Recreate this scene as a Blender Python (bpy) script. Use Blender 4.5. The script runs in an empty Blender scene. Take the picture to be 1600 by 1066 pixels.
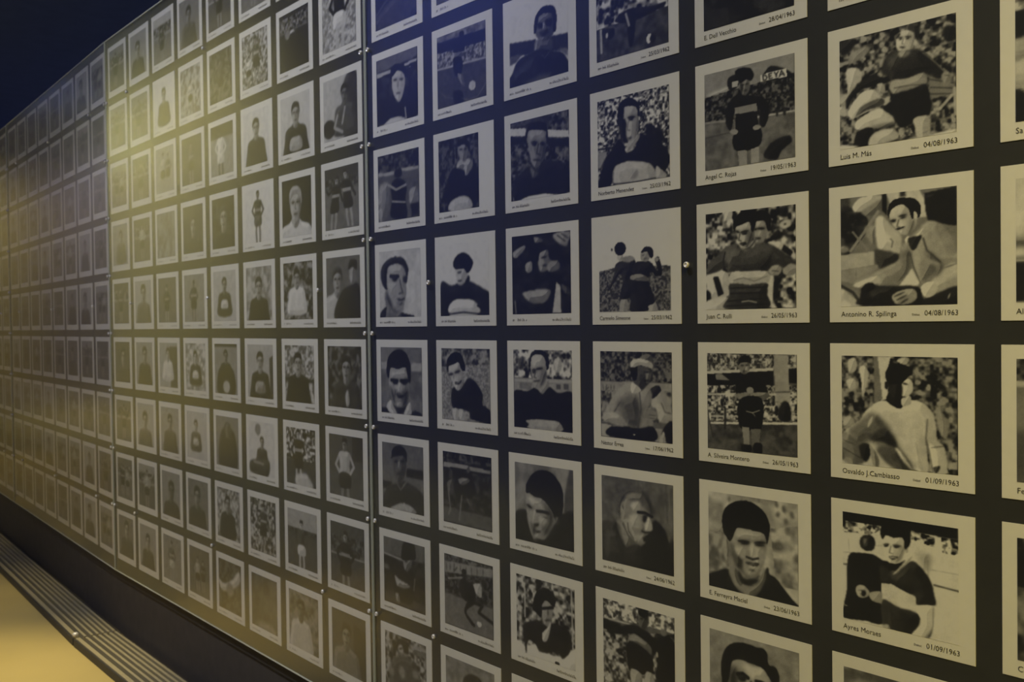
import bpy, bmesh, math, random
import numpy as np
from mathutils import Matrix, Vector

scene = bpy.context.scene
col = scene.collection
PI = math.pi

# ------------------------------------------------------------------ camera
U = 0.31                        # metres per column of photo cards
EYE = 5.05 * U                  # eye height above the floor
FPX = 1543.29                   # focal length in pixels of a 1600 px wide frame
PITCH, ROLL, THETA = 0.018385, -0.013104, 0.70494
CAM_D, CAM_S = 5.28834 * U, -2.27077 * U      # distance from the wall, place along it

def set_camera():
    cd = bpy.data.cameras.new('camera')
    cam = bpy.data.objects.new('camera', cd)
    col.objects.link(cam)
    cd.sensor_width = 36.0
    cd.lens = 36.0 * FPX / 1600.0
    cd.clip_start = 0.02
    cd.dof.use_dof = True
    cd.dof.focus_distance = 2.0
    cd.dof.aperture_fstop = 8.0
    cp, sp, cr, sr = math.cos(PITCH), math.sin(PITCH), math.cos(ROLL), math.sin(ROLL)
    rx = Matrix(((1, 0, 0), (0, cp, -sp), (0, sp, cp)))
    rz = Matrix(((cr, -sr, 0), (sr, cr, 0), (0, 0, 1)))
    r = rz @ rx                 # rows: right, down, forward of the camera
    c, s = math.cos(THETA), math.sin(THETA)
    def w(v): return Vector((-c * v[0] - s * v[2], s * v[0] - c * v[2], -v[1]))
    right, down, fwd = w(r[0]), w(r[1]), w(r[2])
    m = Matrix.Identity(4)
    for i in range(3):
        m[i][0], m[i][1], m[i][2] = right[i], -down[i], -fwd[i]
    m[0][3], m[1][3], m[2][3] = CAM_D, -CAM_S, EYE
    cam.matrix_world = m
    scene.camera = cam
set_camera()

# ------------------------------------------------------------------ world, exposure
world = bpy.data.worlds.new('world')
scene.world = world
world.use_nodes = True
bg = world.node_tree.nodes['Background']
bg.inputs[0].default_value = (0.55, 0.6, 1.0, 1)
bg.inputs[1].default_value = 0.01
scene.view_settings.view_transform = 'Standard'
scene.view_settings.look = 'None'
scene.view_settings.gamma = 1.0
scene.view_settings.use_curve_mapping = False
scene.view_settings.exposure = 0.3

# ------------------------------------------------------------------ lamps hung under the dark ceiling, plus added fill spots
def spot(name, loc, target, power, colour, size_deg, blend=0.6, radius=0.06):
    ld = bpy.data.lights.new(name, 'SPOT')
    ld.energy = power
    ld.color = colour
    ld.spot_size = math.radians(size_deg)
    ld.spot_blend = blend
    ld.shadow_soft_size = radius
    o = bpy.data.objects.new(name, ld)
    col.objects.link(o)
    o.location = loc
    d = Vector(target) - Vector(loc)
    o.rotation_euler = d.to_track_quat('-Z', 'Y').to_euler()
    return o
WARM = (1.0, 0.77, 0.15)
AMBER = (1.0, 0.80, 0.36)
NEUT = (0.96, 0.97, 1.12)
# row of neutral lamps washing the photo wall
for y, e, a in ((1.6, 85, 80), (-0.9, 180, 80), (-3.0, 265, 66), (-5.6, 40, 70), (-8.4, 15, 70)):
    spot('wall_lamp', (2.7, y, 5.2), (0.0, y - 0.1, 2.0), e, NEUT, a, 1.0, 0.12)
# warm lamp over the near end of the wall
spot('warm_lamp', (2.6, 2.5, 4.0), (0.0, 1.0, 1.45), 480, WARM, 56, 1.0, 0.10)
# amber downlights on the floor close to the wall
for y, e in ((-2.4, 300), (-4.1, 1250), (-5.7, 420), (-7.4, 330), (-9.0, 330), (-10.6, 330), (-12.2, 330)):
    spot('floor_lamp', (1.0, y, 6.6), (0.75, y, 0.0), e, AMBER, 20, 1.0, 0.12)
# washers on the opposite wall: blue stretch, yellow stretch, pale far stretch
for y in (-5.6, -7.4):
    spot('blue_washer', (3.0, y, 6.6), (4.2, y, 3.6), 420, (0.72, 0.78, 1.0), 100, 1.0, 0.15)
for y in (-13.0, -15.0, -17.0, -19.0):
    spot('yellow_washer', (1.7, y, 6.7), (4.2, y, 3.4), 560, (1.0, 0.97, 0.90), 95, 1.0, 0.4)
for y in (-22.5, -26.0, -29.5):
    spot('far_washer', (2.4, y, 6.6), (4.2, y, 3.0), 230, (1.0, 0.93, 1.0), 100, 1.0, 0.15)
spot('end_washer', (2.0, -30.5, 6.6), (2.0, -34.0, 3.0), 300, (1.0, 0.86, 0.6), 110, 1.0, 0.15)
# blue fill spots, added and aimed up to brighten the navy ceiling
for x, y, e in ((3.2, -18.0, 220), (3.0, -24.0, 220)):
    spot('ceiling_fill', (x, y, 3.6), (x, y, 7.0), e * 1.5, (0.62, 0.8, 1.0), 120, 1.0, 0.15)
for y in (-8.0, -15.0, -22.0, -29.0):  # unseen fill spots added to lift the dark space behind the wall
    spot('hall_fill', (-6.5, y, 0.8), (-6.5, y, 7.0), 110, (0.72, 0.8, 1.0), 150, 1.0, 0.3)


# ------------------------------------------------------------------ materials
def mat(name, colour, rough=0.6, metal=0.0, spec=0.5, noise=0.0, nscale=20.0, bump=0.0):
    m = bpy.data.materials.new(name)
    m.use_nodes = True
    nt = m.node_tree
    b = nt.nodes['Principled BSDF']
    b.inputs['Base Color'].default_value = (*colour, 1)
    b.inputs['Roughness'].default_value = rough
    b.inputs['Metallic'].default_value = metal
    b.inputs['Specular IOR Level'].default_value = spec
    if noise or bump:
        tc = nt.nodes.new('ShaderNodeTexCoord')
        nz = nt.nodes.new('ShaderNodeTexNoise')
        nz.inputs['Scale'].default_value = nscale
        nz.inputs['Detail'].default_value = 6
        nt.links.new(tc.outputs['Object'], nz.inputs['Vector'])
        if noise:
            mx = nt.nodes.new('ShaderNodeMix'); mx.data_type = 'RGBA'
            mx.inputs[6].default_value = (*[c * (1 - noise) for c in colour], 1)
            mx.inputs[7].default_value = (*[min(1, c * (1 + noise)) for c in colour], 1)
            nt.links.new(nz.outputs['Fac'], mx.inputs[0])
            nt.links.new(mx.outputs[2], b.inputs['Base Color'])
        if bump:
            bp = nt.nodes.new('ShaderNodeBump')
            bp.inputs['Strength'].default_value = bump
            bp.inputs['Distance'].default_value = 0.01
            nt.links.new(nz.outputs['Fac'], bp.inputs['Height'])
            nt.links.new(bp.outputs['Normal'], b.inputs['Normal'])
    return m

M_CARD = mat('card_paper', (0.80, 0.76, 0.68), 0.75, spec=0.25, noise=0.05, nscale=60)
M_BOARD = mat('charcoal_board', (0.040, 0.040, 0.040), 0.7, spec=0.2, noise=0.15, nscale=30)
M_PLINTH = mat('dark_plinth_paint', (0.07, 0.062, 0.052), 0.8, spec=0.2, noise=0.2, nscale=18)
M_WALL = mat('dark_wall_paint', (0.05, 0.05, 0.055), 0.9, spec=0.2)
M_CEIL = mat('navy_ceiling_paint', (0.045, 0.06, 0.15), 0.95, spec=0.1, noise=0.2, nscale=3)
M_FLOOR = mat('polished_floor', (0.50, 0.40, 0.15), 0.5, spec=0.4, noise=0.12, nscale=2.5, bump=0.05)
M_STEEL = mat('bright_screw_steel', (0.92, 0.90, 0.82), 0.3, metal=0.35, spec=0.8)
M_EDGE = mat('polished_glass_edge', (0.62, 0.66, 0.55), 0.25, spec=0.6)
M_BAR = mat('brushed_aluminium', (0.50, 0.44, 0.26), 0.45, metal=0.3, noise=0.1, nscale=40)
M_TRAY = mat('black_tray', (0.035, 0.033, 0.03), 0.6)
M_PALE = mat('lavender_wall_paint', (0.42, 0.36, 0.42), 0.85, spec=0.2, noise=0.15, nscale=0.6)
M_BLUE = mat('royal_blue_wall_paint', (0.05, 0.09, 0.50), 0.8, spec=0.2, noise=0.1, nscale=2)
M_YELLOW = mat('yellow_wall_paint', (0.70, 0.62, 0.24), 0.8, spec=0.2, noise=0.05, nscale=2)
M_INK = mat('caption_ink', (0.05, 0.045, 0.04), 0.8, spec=0.1)
M_SOFTINK = mat('small_caption_ink', (0.22, 0.20, 0.18), 0.8, spec=0.1)

def print_mat():
    """Black ink on cream paper; the grey tone of the print is stored with the sheet."""
    m = bpy.data.materials.new('photo_print')
    m.use_nodes = True
    nt = m.node_tree
    b = nt.nodes['Principled BSDF']
    at = nt.nodes.new('ShaderNodeAttribute'); at.attribute_name = 'tone'
    pw = nt.nodes.new('ShaderNodeMath'); pw.operation = 'POWER'; pw.inputs[1].default_value = 2.0
    tc = nt.nodes.new('ShaderNodeTexCoord')
    nz = nt.nodes.new('ShaderNodeTexNoise'); nz.inputs['Scale'].default_value = 420; nz.inputs['Detail'].default_value = 2
    nt.links.new(tc.outputs['Object'], nz.inputs['Vector'])
    gr = nt.nodes.new('ShaderNodeMath'); gr.operation = 'MULTIPLY_ADD'
    gr.inputs[1].default_value = 0.16; gr.inputs[2].default_value = -0.08
    nt.links.new(nz.outputs['Fac'], gr.inputs[0])
    ad = nt.nodes.new('ShaderNodeMath'); ad.operation = 'ADD'; ad.use_clamp = True
    nt.links.new(at.outputs['Fac'], ad.inputs[0]); nt.links.new(gr.outputs[0], ad.inputs[1])
    nt.links.new(ad.outputs[0], pw.inputs[0])
    mx = nt.nodes.new('ShaderNodeMix'); mx.data_type = 'RGBA'
    mx.inputs[6].default_value = (0.018, 0.018, 0.022, 1)
    mx.inputs[7].default_value = (0.80, 0.76, 0.69, 1)
    nt.links.new(pw.outputs[0], mx.inputs[0])
    nt.links.new(mx.outputs[2], b.inputs['Base Color'])
    b.inputs['Roughness'].default_value = 0.7
    b.inputs['Specular IOR Level'].default_value = 0.25
    return m
M_PRINT = print_mat()

def glass_mat():
    m = bpy.data.materials.new('clear_glass')
    m.use_nodes = True
    nt = m.node_tree
    nt.nodes.remove(nt.nodes['Principled BSDF'])
    out = nt.nodes['Material Output']
    geo = nt.nodes.new('ShaderNodeNewGeometry')
    ior = nt.nodes.new('ShaderNodeMapRange')       # the Fresnel node inverts the index on back faces
    ior.inputs['To Min'].default_value = 1.5
    ior.inputs['To Max'].default_value = 1 / 1.5
    nt.links.new(geo.outputs['Backfacing'], ior.inputs['Value'])
    fr = nt.nodes.new('ShaderNodeFresnel')
    nt.links.new(ior.outputs['Result'], fr.inputs['IOR'])
    tr = nt.nodes.new('ShaderNodeBsdfTransparent'); tr.inputs[0].default_value = (0.97, 0.98, 0.97, 1)
    gl = nt.nodes.new('ShaderNodeBsdfGlossy'); gl.inputs['Roughness'].default_value = 0.15
    tc = nt.nodes.new('ShaderNodeTexCoord')
    nz = nt.nodes.new('ShaderNodeTexNoise'); nz.inputs['Scale'].default_value = 1.2; nz.inputs['Detail'].default_value = 3
    bp = nt.nodes.new('ShaderNodeBump'); bp.inputs['Strength'].default_value = 0.15; bp.inputs['Distance'].default_value = 0.01
    nt.links.new(tc.outputs['Object'], nz.inputs['Vector'])
    nt.links.new(nz.outputs['Fac'], bp.inputs['Height'])
    nt.links.new(bp.outputs['Normal'], gl.inputs['Normal'])
    mx = nt.nodes.new('ShaderNodeMixShader')
    nt.links.new(fr.outputs[0], mx.inputs[0])
    nt.links.new(tr.outputs[0], mx.inputs[1]); nt.links.new(gl.outputs[0], mx.inputs[2])
    nt.links.new(mx.outputs[0], out.inputs['Surface'])
    return m
M_GLASS = glass_mat()

# ------------------------------------------------------------------ helpers
def add_box(bm, x0, x1, y0, y1, z0, z1, bev=0.0):
    v = [bm.verts.new(p) for p in ((x0, y0, z0), (x1, y0, z0), (x1, y1, z0), (x0, y1, z0),
                                   (x0, y0, z1), (x1, y0, z1), (x1, y1, z1), (x0, y1, z1))]
    fs = [bm.faces.new([v[i] for i in f]) for f in ((3, 2, 1, 0), (4, 5, 6, 7), (0, 1, 5, 4), (1, 2, 6, 5), (2, 3, 7, 6), (3, 0, 4, 7))]
    if bev:
        es = list({e for f in fs for e in f.edges})
        bmesh.ops.bevel(bm, geom=es, offset=bev, segments=2, affect='EDGES', profile=0.6)

def lathe(bm, prof, axis='y', seg=16):
    """prof: list of (radius, height) along the axis."""
    rings = []
    for r, h in prof:
        ring = []
        for i in range(seg):
            a = 2 * PI * i / seg
            p = (r * math.cos(a), h, r * math.sin(a)) if axis == 'y' else (r * math.cos(a), r * math.sin(a), h)
            ring.append(bm.verts.new(p))
        rings.append(ring)
    for a, b in zip(rings, rings[1:]):
        for i in range(seg):
            bm.faces.new((a[i], a[(i + 1) % seg], b[(i + 1) % seg], b[i]))
    bm.faces.new(rings[0]); bm.faces.new(rings[-1])
    bmesh.ops.recalc_face_normals(bm, faces=bm.faces)

def bm_mesh(name, bm, m):
    me = bpy.data.meshes.new(name)
    bm.to_mesh(me); bm.free()
    me.materials.append(m)
    return me

def link(name, data, parent=None, loc=(0, 0, 0), rot=(0, 0, 0)):
    o = bpy.data.objects.new(name, data)
    col.objects.link(o)
    o.parent = parent
    o.location = loc
    o.rotation_euler = rot
    return o

def tag(o, label=None, cat=None, group=None, kind=None):
    if label: o['label'] = label
    if cat: o['category'] = cat
    if group: o['group'] = group
    if kind: o['kind'] = kind
    return o

def box_obj(name, m, x0, x1, y0, y1, z0, z1, parent=None, bev=0.0):
    bm = bmesh.new()
    cx, cy = (x0 + x1) / 2, (y0 + y1) / 2
    add_box(bm, x0 - cx, x1 - cx, y0 - cy, y1 - cy, 0, z1 - z0, bev)
    return link(name, bm_mesh(name, bm, m), parent, (cx, cy, z0))

# ------------------------------------------------------------------ layout of the panelled wall
CW, CH, RP = 0.8602 * U, 0.80163 * U, 0.92657 * U     # card width, height, row pitch
GAPX = (1 - 0.8602) * U
SEAM = 0.0579 * U
Z0 = EYE - 0.14745 * U                                 # top of the cards of row 1
Z_TOP, Z_BOT = EYE + 4.62 * U, EYE - 3.94 * U          # panel edges
BEND1, BEND2 = -0.01961, -0.03560
class Panel: pass
PANELS = []
def make_layout():
    # columns -1..6, 7..14, 15..22, 23..30; each panel is flat, the wall turns a little at each seam
    x, y, ang = 0.0, 0.0, 0.0
    s_start = -1 - CW / U - 0.07 - 0.029               # in columns, right-hand edge of panel 0
    bends = [0.0, BEND1, BEND2, 0.0]
    px, py = 0.0, -s_start * U
    s0 = s_start
    first = -1
    for k in range(4):
        ang += bends[k]
        p = Panel()
        p.ang, p.px, p.py, p.s0 = ang, px, py, s0
        p.first = first
        p.off = SEAM / U * k                           # added to the column number to get s
        s1 = (first + 7) + p.off + 0.5 * (SEAM / U + 1 - CW / U)
        p.len = (s1 - s0) * U
        PANELS.append(p)
        px += math.sin(ang) * p.len
        py -= math.cos(ang) * p.len
        s0 = s1
        first += 8
make_layout()

def place(p, t, d, z):
    """World point: t metres along panel p (leftwards), d metres out from its face."""
    a, n = (math.sin(p.ang), -math.cos(p.ang)), (math.cos(p.ang), math.sin(p.ang))
    return (p.px + a[0] * t + n[0] * d, p.py + a[1] * t + n[1] * d, z)
def heading(p): return PI / 2 + p.ang                  # local x = viewer's right, local -y = out of the wall

# ------------------------------------------------------------------ setting
XR, YF, YB, ZC = 4.2, -34.0, 5.0, 7.0
tag(box_obj('floor', M_FLOOR, -12, XR, YF, YB, -0.1, 0.0), kind='structure')
tag(box_obj('ceiling', M_CEIL, -12, XR + 0.2, YF, YB, ZC, ZC + 0.1), kind='structure')
def long_wall():
    # the wall that carries the panels, following their bends
    bm = bmesh.new()
    pts = [place(PANELS[0], -3.2, 0, 0)] + [place(p, 0, 0, 0) for p in PANELS[1:]]
    last = PANELS[-1]
    pts.append(place(last, (PANELS[0].py - YF), 0, 0))
    face = [(q[0] - 0.032, q[1]) for q in pts]
    back = [(q[0] - 0.25, q[1]) for q in pts]
    rows = []
    for z in (0.0, Z_TOP - 0.005):
        rows.append(([bm.verts.new((*q, z)) for q in face], [bm.verts.new((*q, z)) for q in back]))
    (f0, b0), (f1, b1) = rows
    for i in range(len(face) - 1):
        bm.faces.new((f0[i], f0[i + 1], f1[i + 1], f1[i]))
        bm.faces.new((b0[i + 1], b0[i], b1[i], b1[i + 1]))
        bm.faces.new((f1[i], f1[i + 1], b1[i + 1], b1[i]))
        bm.faces.new((f0[i + 1], f0[i], b0[i], b0[i + 1]))
    for i in (0, -1):
        bm.faces.new((f0[i], f1[i], b1[i], b0[i]))
    bmesh.ops.recalc_face_normals(bm, faces=bm.faces)
    tag(link('wall_left', bm_mesh('wall_left', bm, M_PLINTH)), kind='structure')
long_wall()
def wall_box(name, m, x0, x1, y0, y1, z1=None):
    tag(box_obj(name, m, x0, x1, y0, y1, 0, z1 or ZC), kind='structure')
wall_box('wall_right_near', M_WALL, XR, XR + 0.2, -4.3, YB)
wall_box('wall_right_blue', M_BLUE, XR, XR + 0.2, -9.2, -4.3)
wall_box('wall_right_yellow', M_YELLOW, XR, XR + 0.2, -20.2, -9.2)
wall_box('wall_right_far', M_PALE, XR, XR + 0.2, YF, -20.2)
wall_box('wall_far', M_YELLOW, -12, XR + 0.2, YF - 0.2, YF)
wall_box('wall_back', M_WALL, -12, XR + 0.2, YB, YB + 0.2)
wall_box('wall_behind', M_CEIL, -12.2, -12, YF, YB)


# ------------------------------------------------------------------ boards, glass and screws
bm = bmesh.new()
lathe(bm, [(0.0066, 0.0), (0.0066, -0.003), (0.0056, -0.0052), (0.0040, -0.0056), (0.0034, -0.0040), (0.0005, -0.0040)])
SCREW = bm_mesh('screw', bm, M_STEEL)
for f in SCREW.polygons: f.use_smooth = True
ORD = ['first', 'second', 'third', 'fourth', 'fifth', 'sixth', 'seventh', 'eighth', 'ninth']
PANEL_WORDS = ['warmly lit panel of the largest cards', 'panel between the near seam and the yellow glare', 'dim hazy panel beyond the yellow glare', 'last faint panel beyond the dark joint']
GD0, GD1 = 0.0045, 0.0085                                # glass sheet, distance out from the board
for k, p in enumerate(PANELS):
    L = p.len
    g = SEAM * 0.16
    bm = bmesh.new()
    add_box(bm, -L + 0.001, -0.001, 0.0, 0.030, 0, Z_TOP - Z_BOT, 0.001)
    o = link('backing_board', bm_mesh('backing_board', bm, M_BOARD), None, place(p, 0, 0, Z_BOT), (0, 0, heading(p)))
    tag(o, 'flat charcoal board behind the photo cards, ' + PANEL_WORDS[k], 'board', 'charcoal backing boards')
    root = link('glass_panel', None, None, place(p, 0, 0, Z_BOT), (0, 0, heading(p)))
    tag(root, 'clear glass sheet over the photo cards, ' + PANEL_WORDS[k], 'glass panel', 'glass sheets over the photo wall')
    H = Z_TOP - Z_BOT
    bm = bmesh.new()
    add_box(bm, -L + g + 0.002, -g - 0.002, -GD1, -GD0, 0.003, H - 0.003)
    link('glass_sheet', bm_mesh('glass_sheet', bm, M_GLASS), root)
    for (x0, x1, z0, z1) in ((-g - 0.002, -g, 0, H), (-L + g, -L + g + 0.002, 0, H), (-L + g + 0.002, -g - 0.002, H - 0.003, H), (-L + g + 0.002, -g - 0.002, 0, 0.003)):
        bm = bmesh.new()
        add_box(bm, x0, x1, -GD1 - 0.0003, -GD0, z0, z1)
        link('glass_edge', bm_mesh('glass_edge', bm, M_EDGE), root)
    def cx(n): return -((n + p.off - p.s0) * U)        # local x of the left edge of column n
    gap_rows = [Z0 - (r - 1) * RP + (RP - CH) / 2 - Z_BOT for r in range(-3, 5)]
    spots = []
    for z in gap_rows:
        spots += [(-g - 0.018, z), (-L + g + 0.018, z)]
    zmid = Z0 + RP - CH / 2 - Z_BOT
    for j in (0, 3, 6):
        x = cx(p.first + j) - GAPX / 2
        spots += [(x, gap_rows[0]), (x, zmid), (x, gap_rows[-1])]
    for (x, z) in spots:
        link('screw', SCREW, root, (x, -GD1, z))

# ------------------------------------------------------------------ floor grille along the foot of the wall
bm = bmesh.new()
lathe(bm, [(0.014, 0.0), (0.014, 0.012), (0.010, 0.018), (0.002, 0.020)], 'z', 14)
CAP = bm_mesh('end_cap', bm, M_STEEL)
for f in CAP.polygons: f.use_smooth = True
GR_WORDS = ['below the largest cards', 'below the cards left of the near seam', 'below the dim hazy glass', 'at the far end of the wall']
for k, p in enumerate(PANELS):
    L = p.len
    root = link('floor_grille', None, None, place(p, 0, 0, 0.0), (0, 0, heading(p)))
    tag(root, 'low black floor grille with long metal slats, ' + GR_WORDS[k], 'grille', 'floor grilles along the wall foot')
    bm = bmesh.new()
    add_box(bm, -L + 0.004, -0.004, -0.215, 0.026, 0, 0.006)
    add_box(bm, -L + 0.004, -0.004, -0.215, -0.209, 0.006, 0.036)
    link('tray', bm_mesh('tray', bm, M_TRAY), root)
    for (y0, y1, z1) in ((-0.205, -0.185, 0.040), (-0.160, -0.148, 0.036), (-0.128, -0.116, 0.036), (-0.100, -0.088, 0.036), (-0.074, -0.062, 0.036), (-0.048, -0.036, 0.036), (-0.022, -0.010, 0.036)):
        bm = bmesh.new()
        add_box(bm, -L + 0.006, -0.006, y0, y1, 0.006, z1, 0.001)
        link('slat', bm_mesh('slat', bm, M_BAR), root)
    link('end_cap', CAP, root, (-0.02, -0.197, 0.040))

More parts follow.
